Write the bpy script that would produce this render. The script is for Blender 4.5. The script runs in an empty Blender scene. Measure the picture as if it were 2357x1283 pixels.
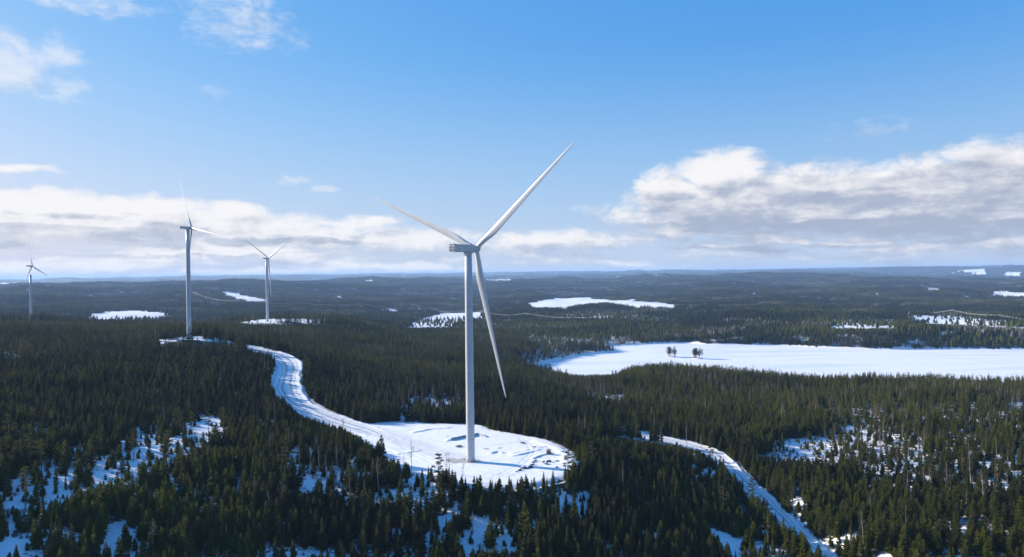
import bpy, math, random
import numpy as np
from mathutils import Vector, Matrix

SC = bpy.context.scene
COL = SC.collection
R_ = math.radians

# ------------------------------------------------------------------ camera
CAMZ = 96.0
F = 1683.0                       # focal length in photograph pixels
W, H = 2357.0, 1283.0
PITCH, ROLL = R_(0.39), R_(0.65)
fwd = Vector((0, math.cos(PITCH), -math.sin(PITCH)))
r0 = Vector((1, 0, 0)); u0 = Vector((0, math.sin(PITCH), math.cos(PITCH)))
cr = r0 * math.cos(ROLL) - u0 * math.sin(ROLL)
cu = u0 * math.cos(ROLL) + r0 * math.sin(ROLL)
cam = bpy.data.objects.new('camera', bpy.data.cameras.new('camera'))
COL.objects.link(cam)
cam.data.sensor_width = 36.0
cam.data.lens = 36.0 * F / W
cam.data.clip_start = 1.0
cam.data.clip_end = 200000.0
cam.matrix_world = Matrix(((cr.x, cu.x, -fwd.x, 0), (cr.y, cu.y, -fwd.y, 0),
                           (cr.z, cu.z, -fwd.z, CAMZ), (0, 0, 0, 1)))
SC.camera = cam

# ------------------------------------------------------------------ light
SUN_AZ, SUN_EL = R_(-68.0), R_(20.0)
sl = bpy.data.lights.new('sun', 'SUN')
sl.energy = 5.0; sl.angle = R_(0.5); sl.color = (1.0, 0.90, 0.76)
so = bpy.data.objects.new('sun', sl); COL.objects.link(so)
sd = Vector((math.sin(SUN_AZ) * math.cos(SUN_EL), math.cos(SUN_AZ) * math.cos(SUN_EL), math.sin(SUN_EL)))
so.rotation_euler = sd.to_track_quat('Z', 'Y').to_euler()
so.location = (-300, 100, 400)
SC.view_settings.view_transform = 'Standard'
SC.view_settings.look = 'None'
SC.view_settings.gamma = 1.0
SC.view_settings.exposure = 0.82
SC.cycles.use_denoising = True
SC.cycles.max_bounces = 6
SC.cycles.diffuse_bounces = 3
SC.cycles.volume_bounces = 1


def px2dir(x, y):
    d = cr * ((x - W / 2) / F) + cu * ((H / 2 - y) / F) + fwd
    return d.normalized()


def px_azel(x, y):
    d = px2dir(x, y)
    return math.atan2(d.x, d.y), math.asin(d.z)


CRn, CUn, FWn = (np.array(v) for v in (cr, cu, fwd))


def project(x, y, z):
    p = np.stack([x, y, z - CAMZ], -1)
    d = p @ FWn
    return W / 2 + F * (p @ CRn) / d, H / 2 - F * (p @ CUn) / d


# ------------------------------------------------------------------ node helpers
class NT:
    def __init__(self, tree):
        self.t = tree

    def n(self, typ, **kw):
        nd = self.t.nodes.new(typ)
        for k, v in kw.items():
            setattr(nd, k, v)
        return nd

    def set(self, sock, v):
        if isinstance(v, bpy.types.NodeSocket):
            self.t.links.new(v, sock)
        elif v is not None:
            sock.default_value = v

    def m(self, op, a, b=None, c=None, clamp=False):
        nd = self.n('ShaderNodeMath', operation=op, use_clamp=clamp)
        self.set(nd.inputs[0], a)
        if b is not None: self.set(nd.inputs[1], b)
        if c is not None: self.set(nd.inputs[2], c)
        return nd.outputs[0]

    def v(self, op, a, b=None):
        nd = self.n('ShaderNodeVectorMath', operation=op)
        self.set(nd.inputs[0], a)
        if b is not None:
            self.set(nd.inputs['Scale'] if op == 'SCALE' else nd.inputs[1], b)
        return nd.outputs[0]

    def mix(self, f, a, b):
        nd = self.n('ShaderNodeMix', data_type='RGBA')
        self.set(nd.inputs[0], f); self.set(nd.inputs[6], a); self.set(nd.inputs[7], b)
        return nd.outputs[2]

    def noise(self, vec, scale, detail=4.0, rough=0.55):
        nd = self.n('ShaderNodeTexNoise')
        if vec is not None: self.set(nd.inputs['Vector'], vec)
        nd.inputs['Scale'].default_value = scale
        nd.inputs['Detail'].default_value = detail
        nd.inputs['Roughness'].default_value = rough
        return nd.outputs[0]

    def sstep(self, x, a, b, lo=0.0, hi=1.0):
        nd = self.n('ShaderNodeMapRange', interpolation_type='SMOOTHSTEP')
        self.set(nd.inputs[0], x)
        self.set(nd.inputs[1], a); self.set(nd.inputs[2], b)
        self.set(nd.inputs[3], lo); self.set(nd.inputs[4], hi)
        return nd.outputs[0]


# ------------------------------------------------------------------ sky and clouds
world = bpy.data.worlds.new('World'); SC.world = world
world.use_nodes = True
wt = world.node_tree
for nd in list(wt.nodes): wt.nodes.remove(nd)

# cumulus masses: photo position of centre, half width, height above and below centre, weight
PUFFS = [
    (1660, 402, 80, 52, 40, 1.1), (1722, 408, 35, 45, 40, .7), (1525, 435, 62, 45, 60, 1.0), (1610, 470, 150, 55, 55, 1.0),
    (1830, 455, 190, 65, 60, 1.1), (1960, 450, 120, 55, 60, 1.0), (2120, 425, 120, 55, 80, 1.0), (2285, 400, 85, 62, 100, 1.1),
    (2200, 450, 240, 60, 70, 1.1), (1800, 500, 330, 40, 32, 1.0), (2200, 500, 300, 50, 40, 1.0), (1490, 500, 95, 32, 24, .6),
    (1370, 478, 40, 14, 10, .2), (2420, 430, 90, 60, 90, 1.0), (1560, 535, 120, 16, 12, .7),
    (1760, 550, 110, 20, 14, .8), (1970, 556, 90, 18, 12, .7), (2090, 578, 90, 16, 10, .8), (2290, 560, 130, 30, 18, .7),
    (1300, 556, 150, 26, 20, .8), (1190, 558, 60, 24, 20, .8), (860, 510, 75, 18, 14, .8), (960, 560, 140, 30, 22, .7),
    (555, 52, 90, 58, 52, .36), (605, 88, 60, 28, 28, .24), (170, 6, 130, 22, 18, .40), (10, 138, 66, 46, 50, .62), (80, 192, 90, 26, 24, .28),
    (150, 125, 38, 34, 34, .42), (480, 212, 26, 12, 12, .16), (685, 412, 28, 14, 12, .2), (742, 432, 28, 9, 8, .2), (20, 388, 70, 10, 8, .7),
    (2020, 308, 45, 18, 14, .05),
    (60, 480, 230, 36, 60, 1.1), (310, 482, 130, 30, 60, 1.0), (120, 520, 330, 30, 40, 1.0), (540, 490, 70, 24, 30, 1.0), (560, 520, 170, 34, 40, .9),
    (430, 520, 120, 34, 40, .9), (720, 548, 130, 30, 26, .8),
]
grp = bpy.data.node_groups.new('cloud_density', 'ShaderNodeTree')
grp.interface.new_socket('Az', in_out='INPUT', socket_type='NodeSocketFloat')
grp.interface.new_socket('El', in_out='INPUT', socket_type='NodeSocketFloat')
grp.interface.new_socket('Density', in_out='OUTPUT', socket_type='NodeSocketFloat')
g = NT(grp)
gi = g.n('NodeGroupInput'); go = g.n('NodeGroupOutput')
az, el = gi.outputs[0], gi.outputs[1]
cmb = g.n('ShaderNodeCombineXYZ'); g.set(cmb.inputs[0], az); g.set(cmb.inputs[1], g.m('MULTIPLY', el, 1.5))
wp = g.n('ShaderNodeTexNoise'); g.set(wp.inputs['Vector'], cmb.outputs[0]); wp.inputs['Scale'].default_value = 16; wp.inputs['Detail'].default_value = 5
sp = g.n('ShaderNodeSeparateColor'); g.set(sp.inputs[0], wp.outputs['Color'])
azw = g.m('MULTIPLY_ADD', g.m('SUBTRACT', sp.outputs[0], .5), .055, az)
elw = g.m('MULTIPLY_ADD', g.m('SUBTRACT', sp.outputs[1], .5), .028, el)
acc = None
for (x, y, rx, ru, rd, w_) in PUFFS:
    a_, e_ = px_azel(x, y)
    dx = g.m('MULTIPLY', g.m('SUBTRACT', azw, a_), F / rx / 1.25)
    de = g.m('SUBTRACT', elw, e_)
    up = g.m('GREATER_THAN', de, 0.0)
    k = g.m('MULTIPLY_ADD', up, F / ru / 1.2 - F / rd / 1.2, F / rd / 1.2)
    dy = g.m('MULTIPLY', de, k)
    d2 = g.m('ADD', g.m('MULTIPLY', dx, dx), g.m('MULTIPLY', dy, dy))
    val = g.m('MULTIPLY', g.m('SUBTRACT', 1.0, d2), w_)
    acc = val if acc is None else g.m('SMOOTH_MAX', acc, val, .18)
# low stratocumulus deck towards the horizon, in rows
cm2 = g.n('ShaderNodeCombineXYZ'); g.set(cm2.inputs[0], g.m('MULTIPLY', azw, 7.0)); g.set(cm2.inputs[1], g.m('MULTIPLY', elw, 52.0))
deck = g.noise(cm2.outputs[0], 1.0, 6, .55)
lefty = g.sstep(az, -.60, .25, 1.0, 0.0)
top = g.m('MULTIPLY_ADD', lefty, .035, .052)
cover = g.m('MULTIPLY', g.sstep(el, g.m('ADD', top, .026), g.m('SUBTRACT', top, .012), 0.0, 1.0), g.sstep(el, -.01, .012, .55, 1.0))
dk = g.m('MULTIPLY', g.m('MULTIPLY_ADD', g.m('SUBTRACT', deck, g.m('MULTIPLY_ADD', lefty, -.07, .44)), 3.4, 0.0), cover)
acc = g.m('SMOOTH_MAX', acc, g.m('SUBTRACT', dk, g.m('MULTIPLY', g.m('SUBTRACT', 1.0, cover), 1.0)), .2)
cm3 = g.n('ShaderNodeCombineXYZ'); g.set(cm3.inputs[0], azw); g.set(cm3.inputs[1], g.m('MULTIPLY', elw, 1.8))
fine = g.noise(cm3.outputs[0], 38.0, 9, .62)
dens = g.m('ADD', acc, g.m('MULTIPLY', g.m('SUBTRACT', fine, .5), 1.4))
g.set(go.inputs[0], dens)

s = NT(wt)
tc = s.n('ShaderNodeTexCoord')
sx = s.n('ShaderNodeSeparateXYZ'); s.set(sx.inputs[0], tc.outputs['Generated'])
az = s.m('ARCTAN2', sx.outputs[0], sx.outputs[1])
el = s.m('ARCSINE', sx.outputs[2])


def dens_at(da, de):
    nd = s.n('ShaderNodeGroup'); nd.node_tree = grp
    s.set(nd.inputs[0], s.m('ADD', az, da)); s.set(nd.inputs[1], s.m('ADD', el, de))
    return nd.outputs[0]


d0 = dens_at(0.0, 0.0); d1 = dens_at(-0.012, 0.016)
cw = s.n('ShaderNodeCombineXYZ'); s.set(cw.inputs[0], s.m('MULTIPLY', az, 6.0)); s.set(cw.inputs[1], s.m('MULTIPLY', el, 14.0))
wob_ = s.noise(cw.outputs[0], 1.6, 4, .6)
cb = s.n('ShaderNodeCombineXYZ'); s.set(cb.inputs[0], az); s.set(cb.inputs[1], s.m('MULTIPLY', el, 2.2))
billow = s.noise(cb.outputs[0], 22.0, 7, .6)
cb2 = s.n('ShaderNodeCombineXYZ'); s.set(cb2.inputs[0], s.m('MULTIPLY', az, 8.0)); s.set(cb2.inputs[1], s.m('MULTIPLY', el, 60.0))
rows_ = s.noise(cb2.outputs[0], 1.0, 5, .55)
alpha = s.m('MULTIPLY', s.sstep(d0, -.12, .78), s.sstep(el, .13, .24, 1.0, .62))
relief = s.m('MULTIPLY_ADD', s.m('SUBTRACT', d0, d1), 0.46, 0.40)
streak = None
for (x, y, rx, ry, w_) in [(120, 546, 300, 26, .62), (360, 540, 110, 22, .4), (1850, 522, 330, 14, .26), (2250, 525, 240, 16, .22), (1980, 465, 150, 20, .12), (2120, 548, 160, 8, .2), (1560, 515, 140, 10, .15), (600, 556, 150, 10, .35), (180, 492, 170, 8, .25), (760, 560, 120, 8, .3), (420, 588, 300, 6, .3), (1750, 572, 260, 8, .3)]:
    a_, e_ = px_azel(x, y)
    dx = s.m('MULTIPLY', s.m('SUBTRACT', az, a_), F / rx); dy = s.m('MULTIPLY', s.m('SUBTRACT', s.m('MULTIPLY_ADD', s.m('SUBTRACT', wob_, .5), .035, el), e_), F / ry)
    v_ = s.m('MULTIPLY', s.sstep(s.m('ADD', s.m('MULTIPLY', dx, dx), s.m('MULTIPLY', dy, dy)), 1.25, .1), w_)
    streak = v_ if streak is None else s.m('MAXIMUM', streak, v_)
gl_ = [px_azel(1665, 392), px_azel(1545, 420)]
glow = None
for (a_, e_), rx, ry, w_ in ((gl_[0], 90, 40, .42), (gl_[1], 70, 40, .18)):
    dx = s.m('MULTIPLY', s.m('SUBTRACT', az, a_), F / rx); dy = s.m('MULTIPLY', s.m('SUBTRACT', el, e_), F / ry)
    v_ = s.m('MULTIPLY', s.sstep(s.m('ADD', s.m('MULTIPLY', dx, dx), s.m('MULTIPLY', dy, dy)), 1.2, .3), w_)
    glow = v_ if glow is None else s.m('ADD', glow, v_)
thick = s.m('SUBTRACT', s.m('ADD', s.sstep(d0, .45, 1.5, 0.0, .16), streak), glow)
sunny = s.sstep(az, -.75, .35, 1.0, 0.0)
lum = s.m('SUBTRACT', relief, thick, clamp=True)
lum = s.m('ADD', s.m('ADD', s.m('MULTIPLY_ADD', sunny, .46, -.02), s.m('MULTIPLY', s.m('SUBTRACT', s.m('ADD', billow, rows_), 1.0), .85)), lum, clamp=True)
lum = s.sstep(lum, .05, .85)
ccol = s.mix(lum, (.28, .32, .41, 1), (.66, .65, .655, 1))
sky = s.n('ShaderNodeTexSky', sky_type='NISHITA', sun_disc=False)
sky.sun_elevation = SUN_EL; sky.sun_rotation = SUN_AZ % (2 * math.pi)
sky.altitude = 300; sky.air_density = 1.0; sky.dust_density = 0.6; sky.ozone_density = 2.0
sc_ = s.n('ShaderNodeSeparateColor'); s.set(sc_.inputs[0], sky.outputs[0])     # clear cold air: a deeper, cleaner blue than the default
cc_ = s.n('ShaderNodeCombineColor')
for k_, (gain, pw) in enumerate(((.43, 1.15), (1.30, .58), (3.35, .25))):
    s.set(cc_.inputs[k_], s.m('MULTIPLY', s.m('POWER', s.m('MAXIMUM', sc_.outputs[k_], .001), pw), gain))
pale = s.m('MAXIMUM', s.sstep(el, -.02, .15, .95, 0.0), s.sstep(el, .0, .32, .5, 0.0))
skyc = s.mix(pale, cc_.outputs[0], (3.3, 3.85, 4.6, 1))
b1 = s.n('ShaderNodeBackground'); s.set(b1.inputs[0], skyc); b1.inputs[1].default_value = .100
b2 = s.n('ShaderNodeBackground'); s.set(b2.inputs[0], ccol); b2.inputs[1].default_value = 0.82
mx = s.n('ShaderNodeMixShader'); s.set(mx.inputs[0], alpha); s.set(mx.inputs[1], b1.outputs[0]); s.set(mx.inputs[2], b2.outputs[0])
wo = s.n('ShaderNodeOutputWorld'); s.set(wo.inputs[0], mx.outputs[0])

# ------------------------------------------------------------------ object helpers
def tag(o, label=None, cat=None, group=None, kind=None):
    if label: o['label'] = label
    if cat: o['category'] = cat
    if group: o['group'] = group
    if kind: o['kind'] = kind
    return o


def empty(name, loc):
    o = bpy.data.objects.new(name, None); COL.objects.link(o)
    o.location = loc; o.empty_display_size = 1.0
    return o


def mesh(name, V, Fc, mats, smooth=False, midx=None):
    me = bpy.data.meshes.new(name)
    V = np.asarray(V, dtype=np.float32)
    if isinstance(Fc, np.ndarray):
        nf, k = Fc.shape
        me.vertices.add(len(V)); me.vertices.foreach_set('co', V.ravel())
        me.loops.add(nf * k); me.loops.foreach_set('vertex_index', Fc.ravel().astype(np.int32))
        me.polygons.add(nf); me.polygons.foreach_set('loop_start', (np.arange(nf) * k).astype(np.int32))
        me.update(calc_edges=True)
    else:
        me.from_pydata([tuple(map(float, p)) for p in V], [], Fc)
    for m_ in (mats if isinstance(mats, (list, tuple)) else [mats]): me.materials.append(m_)
    if midx is not None: me.polygons.foreach_set('material_index', np.asarray(midx, dtype=np.int32))
    if smooth: me.polygons.foreach_set('use_smooth', np.ones(len(me.polygons), dtype=bool))
    me.update()
    return me


def obj(name, me, parent=None):
    o = bpy.data.objects.new(name, me); COL.objects.link(o)
    if parent is not None: o.parent = parent
    return o


def fattr(me, name, vals):
    a = me.attributes.new(name, 'FLOAT', 'POINT')
    a.data.foreach_set('value', np.asarray(vals, dtype=np.float32))


class MB:
    """collects rings, boxes and slivers into one mesh"""
    def __init__(self): self.v = []; self.f = []; self.mi = []

    def add(self, vs, fs, mi=0):
        b = len(self.v); self.v += [tuple(map(float, p)) for p in vs]
        self.f += [tuple(b + i for i in q) for q in fs]; self.mi += [mi] * len(fs)

    def rings(self, rings, cap=True, mi=0):
        n = len(rings[0]); vs = [p for r in rings for p in r]; fs = []
        for i in range(len(rings) - 1):
            for j in range(n):
                k = (j + 1) % n
                fs.append((i * n + j, i * n + k, (i + 1) * n + k, (i + 1) * n + j))
        if cap:
            fs.append(tuple(range(n - 1, -1, -1))); fs.append(tuple((len(rings) - 1) * n + j for j in range(n)))
        self.add(vs, fs, mi)

    def tube(self, pts, rad, n=6, cap=True, mi=0):
        pts = [Vector(p) for p in pts]; rr = []
        for i, p in enumerate(pts):
            t = (pts[min(i + 1, len(pts) - 1)] - pts[max(i - 1, 0)]).normalized()
            a = t.cross(Vector((0.13, 0.31, 1.0)) if abs(t.z) < .9 else Vector((1, .1, 0))).normalized(); b = t.cross(a)
            r = rad[i] if isinstance(rad, (list, tuple)) else rad
            rr.append([p + (a * math.cos(2 * math.pi * k / n) + b * math.sin(2 * math.pi * k / n)) * r for k in range(n)])
        self.rings(rr, cap, mi)

    def box(self, lo, hi, bev=0.0, mi=0):
        x0, y0, z0 = lo; x1, y1, z1 = hi; b = bev
        if b <= 0:
            self.add([(x0, y0, z0), (x1, y0, z0), (x1, y1, z0), (x0, y1, z0), (x0, y0, z1), (x1, y0, z1), (x1, y1, z1), (x0, y1, z1)],
                     [(3, 2, 1, 0), (4, 5, 6, 7), (0, 1, 5, 4), (1, 2, 6, 5), (2, 3, 7, 6), (3, 0, 4, 7)], mi); return
        def oct_(x, k):
            c = b if k else b * 2
            return [(x, y0 + c, z0), (x, y1 - c, z0), (x, y1, z0 + c), (x, y1, z1 - c), (x, y1 - c, z1), (x, y0 + c, z1), (x, y0, z1 - c), (x, y0, z0 + c)]
        def ins(x):
            return [(x, y + (b * .7 if y < (y0 + y1) / 2 else -b * .7), z + (b * .7 if z < (z0 + z1) / 2 else -b * .7)) for (_, y, z) in oct_(x, 1)]
        self.rings([ins(x0), oct_(x0 + b, 1), oct_(x1 - b, 1), ins(x1)], True, mi)

    def build(self, name, mats, smooth=False):
        return mesh(name, self.v, self.f, mats, smooth, self.mi)

    def move(self, fn):
        self.v = [tuple(fn(Vector(p))) for p in self.v]; return self


# ------------------------------------------------------------------ materials
def mat(name):
    m_ = bpy.data.materials.new(name); m_.use_nodes = True
    t = NT(m_.node_tree); b = m_.node_tree.nodes['Principled BSDF']
    return m_, t, b


def paint(name, col, rough=.45, vary=.06, scale=.35):
    m_, t, b = mat(name)
    geo = t.n('ShaderNodeTexCoord')
    mp = t.n('ShaderNodeMapping'); mp.inputs['Scale'].default_value = (1, 1, .25); t.set(mp.inputs[0], geo.outputs['Object'])
    nz = t.noise(mp.outputs[0], scale, 6, .6)
    c2 = tuple(c * (1 - vary * 2.2) for c in col[:3])
    t.set(b.inputs['Base Color'], t.mix(t.sstep(nz, .35, .7), (*col, 1), (*c2, 1)))
    b.inputs['Roughness'].default_value = rough
    return m_


M_WHITE = paint('turbine_paint', (.51, .52, .54), .42)
M_BLADE = paint('blade_gelcoat', (.60, .61, .62), .38, .04, .15)
M_GREY = paint('grey_metal', (.36, .38, .41), .5)
M_DARK = paint('dark_vent', (.02, .02, .022), .6)
M_CONC = paint('concrete', (.16, .15, .14), .9, .15, 1.5)
M_WIRE = paint('bright_wire', (.55, .54, .50), .35)
M_POLE = paint('weathered_wood', (.20, .16, .12), .85, .15)


def snow_nodes(t, b, cover=None, far=True):
    geo = t.n('ShaderNodeNewGeometry'); P = geo.outputs['Position']
    n1 = t.noise(P, .035, 5, .6); n2 = t.noise(P, .45, 5, .65)
    snow = t.mix(n1, (.77, .78, .79, 1), (.85, .845, .84, 1))
    snow = t.mix(t.sstep(n2, .62, .86, 0, .3), snow, (.62, .61, .60, 1))
    bm = t.n('ShaderNodeBump'); bm.inputs['Strength'].default_value = .35; bm.inputs['Distance'].default_value = .8
    t.set(bm.inputs['Height'], t.m('MULTIPLY_ADD', t.noise(P, .12, 6, .6), 1.0, t.m('MULTIPLY', n2, .25)))
    t.set(b.inputs['Normal'], bm.outputs[0])
    b.inputs['Roughness'].default_value = .62
    b.inputs['Specular IOR Level'].default_value = .25
    return P, snow, n2


# ------------------------------------------------------------------ numpy noise
_rs = np.random.RandomState(7)
_T = _rs.rand(256, 256)


def vnoise(x, y):
    xi = np.floor(x).astype(np.int64); yi = np.floor(y).astype(np.int64)
    fx = x - xi; fy = y - yi
    fx = fx * fx * fx * (fx * (fx * 6 - 15) + 10); fy = fy * fy * fy * (fy * (fy * 6 - 15) + 10)
    a = _T[xi & 255, yi & 255]; b = _T[(xi + 1) & 255, yi & 255]; c = _T[xi & 255, (yi + 1) & 255]; d = _T[(xi + 1) & 255, (yi + 1) & 255]
    return (a + (b - a) * fx) * (1 - fy) + (c + (d - c) * fx) * fy


def fbm(x, y, o=4, g_=.5):
    r = 0; a = 1; t = 0
    for i in range(o):
        r = r + a * vnoise(x + 17.3 * i, y + 9.1 * i); t += a; a *= g_; x = x * 2.03; y = y * 2.03
    return r / t - .5


def sm(x, a, b):
    t = np.clip((x - a) / (b - a), 0, 1); return t * t * (3 - 2 * t)


# ------------------------------------------------------------------ terrain heights
# per photo column: (range, ('z', height)) or (range, photo row at which that ground is seen)
Z_ = lambda v: ('z', v)


def far(D):
    return np.where(np.asarray(D, float) <= 1700, D, np.exp(np.interp(np.log(np.maximum(D, 1.)), np.log([1700, 5500, 40000]), np.log([1700, 9400, 44000]))))


COLS = {
    0: [(250, Z_(-18)), (290, 1290), (360, 1110), (420, 1030), (500, 945), (600, 880), (720, 820), (900, 780), (1100, 760), (1300, 754), (1469, 738), (1600, 747), (2000, 740), (2400, 722), (3000, 697), (3600, 669), (4200, Z_(30)), (6000, 661), (9000, 653), (15000, 648), (25000, 646), (40000, Z_(40))],
    300: [(250, Z_(-18)), (290, 1290), (360, 1090), (400, 1040), (450, 1000), (500, 960), (560, 910), (640, 860), (720, 825), (800, 800), (950, 774), (1150, 762), (1400, 756), (1700, 752), (2100, 738), (2300, 726), (2500, 717), (3000, 693), (3700, 662), (4300, Z_(35)), (6000, 655), (9000, 647), (15000, 642), (25000, 641), (40000, Z_(40))],
    435: [(250, Z_(-18)), (290, 1290), (400, 1035), (500, 950), (560, 905), (640, 850), (700, 808), (737, 778.5), (765, 777), (850, 777), (1000, 767), (1200, 762), (1500, 757), (2200, 738), (3000, 690), (3700, 660), (4300, Z_(40)), (6000, 653), (9000, 645), (15000, 640), (25000, 638), (40000, Z_(40))],
    616: [(250, Z_(-20)), (290, 1290), (360, 1080), (420, 1020), (500, 950), (560, 895), (610, 850), (660, 815), (700, 801), (760, 798), (850, 788), (1000, 771), (1150, 759), (1277, 740.5), (1480, 731), (1700, 737), (2200, 725), (3000, 695), (3700, 662), (4300, Z_(40)), (6000, 651), (9000, 643), (15000, 637), (25000, 635), (40000, Z_(40))],
    790: [(250, Z_(-22)), (290, 1285), (340, 1140), (375, Z_(.5)), (475, Z_(.5)), (520, 942), (600, 900), (700, 858), (850, 815), (1000, 788), (1150, 768), (1277, 747), (1480, 735), (1700, 741), (2200, 727), (3000, 693), (3850, 662), (4600, Z_(40)), (7000, 648), (10000, 641), (15000, 635), (25000, 633), (40000, Z_(40))],
    900: [(250, Z_(-24)), (290, 1280), (330, 1150), (345, 1110), (375, Z_(0)), (470, Z_(0)), (520, 950), (600, 905), (700, 865), (850, 823), (1000, 800), (1200, 783), (1500, 765), (1800, 752), (2200, 735), (2600, 720), (3200, 690), (4000, 660), (4800, 650), (5500, Z_(30)), (8000, 645), (12000, 638), (20000, 632), (30000, 631), (40000, Z_(40))],
    1083: [(250, Z_(-28)), (290, 1290), (325, 1165), (340, 1113), (374, Z_(0)), (465, Z_(0)), (520, 955), (600, 915), (700, 880), (850, 840), (1000, 815), (1200, 795), (1500, 772), (1800, 755), (2200, 735), (2600, 720), (3200, 695), (4000, 665), (4800, 650), (5500, Z_(35)), (8000, 642), (12000, 635), (20000, 630), (30000, 629), (40000, Z_(40))],
    1330: [(250, Z_(-35)), (290, 1290), (330, 1160), (365, 1085), (400, 1050), (450, 1010), (520, 970), (600, 940), (700, 910), (800, 890), (880, 884), (930, Z_(-46)), (1200, Z_(-46)), (1260, 812), (1500, 780), (1800, 754), (2100, 730), (2300, 715), (2600, 702), (3000, 688), (3600, 668), (4300, 653), (5000, 645), (5800, Z_(40)), (8000, 637), (12000, 631), (20000, 627), (40000, Z_(40))],
    1550: [(250, Z_(-45)), (300, 1290), (340, 1210), (390, 1120), (440, 1060), (500, 1020), (560, 985), (650, 940), (750, 900), (880, 854), (930, Z_(-26)), (990, Z_(-46)), (1420, Z_(-47)), (1445, Z_(-43)), (1600, 768), (1800, 745), (2000, 727), (2300, 707), (2600, 700), (3000, 688), (3600, 668), (4300, 650), (5000, 641), (5800, Z_(45)), (8000, 633), (12000, 628), (20000, 625), (40000, Z_(40))],
    1750: [(250, Z_(-48)), (320, 1290), (400, 1165), (440, 1110), (500, 1050), (560, 1010), (650, 960), (750, 918), (880, 868), (920, Z_(-34)), (975, Z_(-46)), (1365, Z_(-47)), (1390, Z_(-43)), (1550, 765), (1750, 743), (1950, 724), (2200, 712), (2600, 700), (3200, 676), (4000, 655), (4800, 641), (5600, Z_(40)), (8000, 629), (12000, 625), (20000, 623), (40000, Z_(40))],
    2000: [(250, Z_(-48)), (330, 1290), (400, 1170), (480, 1085), (560, 1025), (650, 975), (750, 928), (880, 884), (915, Z_(-42)), (955, Z_(-47)), (1285, Z_(-47)), (1310, Z_(-43)), (1450, 772), (1650, 753), (1850, 742), (2200, 722), (2700, 700), (3300, 676), (4000, 656), (5000, 641), (5800, Z_(30)), (7500, 631), (9000, 622), (12000, 620), (20000, 619), (40000, Z_(40))],
    2357: [(250, Z_(-48)), (330, 1290), (400, 1175), (480, 1090), (560, 1030), (650, 975), (750, 930), (880, 885), (915, Z_(-43.5)), (955, Z_(-47)), (1225, Z_(-47)), (1245, Z_(-43)), (1400, 777), (1600, 762), (1800, 748), (2200, 725), (2700, 700), (3300, 678), (4000, 660), (5000, 641), (6000, Z_(20)), (7500, 632), (9000, 618), (12000, 617), (20000, 616), (40000, Z_(40))],
}
LD = np.linspace(math.log(200), math.log(45000), 800)
AZG = np.linspace(-.85, .85, 341)
_caz, _ctab = [], []
for x_, rows in COLS.items():
    yh = 630 - (x_ - 1178.5) * .01135
    ds, zs = [], []
    for D_, v_ in rows:
        if 2800 < D_ < 5600 and not isinstance(v_, tuple): v_ += (7.5 if x_ < 1000 else 4.5) * min(1, (D_ - 2800) / 600)   # room for the tree tops on the crests
        D_ = float(far(D_))
        if isinstance(v_, tuple): z_ = v_[1]
        else:
            d_ = px2dir(x_, v_); z_ = CAMZ + d_.z / math.hypot(d_.x, d_.y) * D_
        ds.append(math.log(D_)); zs.append(z_)
    _caz.append(math.atan2((x_ - W / 2) / F, 1)); _ctab.append(np.interp(LD, ds, zs))
_ctab = np.array(_ctab)
# monotone smooth interpolation between columns, then a light blur along range
TAB = np.zeros((len(AZG), len(LD)))
for j in range(len(LD)):
    TAB[:, j] = np.interp(AZG, _caz, _ctab[:, j])


def blur(A, k, axis):
    ker = np.exp(-.5 * (np.arange(-3 * k, 3 * k + 1) / k) ** 2); ker /= ker.sum()
    P = np.pad(A, [(3 * k, 3 * k) if a == axis else (0, 0) for a in (0, 1)], mode='edge')
    return np.apply_along_axis(lambda r: np.convolve(r, ker, 'valid'), axis, P)


TAB = blur(blur(TAB, 5, 0), 2, 1)


def z_base(x, y):
    D = np.hypot(x, y); az = np.arctan2(x, y)
    a = np.clip((az - AZG[0]) / (AZG[1] - AZG[0]), 0, len(AZG) - 1.001); l = np.clip((np.log(np.maximum(D, 1)) - LD[0]) / (LD[1] - LD[0]), 0, len(LD) - 1.001)
    i = a.astype(int); j = l.astype(int); fa = a - i; fl = l - j
    z = (TAB[i, j] * (1 - fl) + TAB[i, j + 1] * fl) * (1 - fa) + (TAB[i + 1, j] * (1 - fl) + TAB[i + 1, j + 1] * fl) * fa
    z = z + fbm(x / 110, y / 110, 4) * 5.0 * sm(D, 380, 800) * (1 - .5 * sm(D, 820, 1000) * (1 - sm(D, 1500, 2000)))
    z = z + fbm(x / 26 + 50, y / 26, 3) * 2.2 * (1 - .4 * sm(D, 1200, 3000))
    z = z + fbm(x / 560 + 9, y / 560, 4) * 92 * sm(D, 2900, 4900)
    z = z + fbm(x / 330 + 3, y / 330, 3) * 24 * sm(D, 1550, 2100)
    z = z + fbm(x / 1500 + 31, y / 1500, 4) * 150 * sm(D, 6000, 12000)
    return z


def sdf_poly(px, py, poly):
    """signed distance (negative inside)"""
    poly = np.asarray(poly); n = len(poly)
    d = np.full(px.shape, 1e18); ins = np.zeros(px.shape, bool)
    for i in range(n):
        ax, ay = poly[i]; bx, by = poly[(i + 1) % n]
        ex, ey = bx - ax, by - ay; wx, wy = px - ax, py - ay
        t = np.clip((wx * ex + wy * ey) / (ex * ex + ey * ey + 1e-12), 0, 1)
        d = np.minimum(d, (wx - ex * t) ** 2 + (wy - ey * t) ** 2)
        c = ((ay <= py) & (by > py)) | ((by <= py) & (ay > py))
        xi = ax + (py - ay) / (by - ay + 1e-12) * ex
        ins ^= c & (px < xi)
    return np.sqrt(d) * np.where(ins, -1, 1)


def at_z(x, y, z):
    """where the photo's pixel meets a level of height z"""
    d = px2dir(x, y); k = (z - CAMZ) / d.z
    return d.x * k, d.y * k


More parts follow.
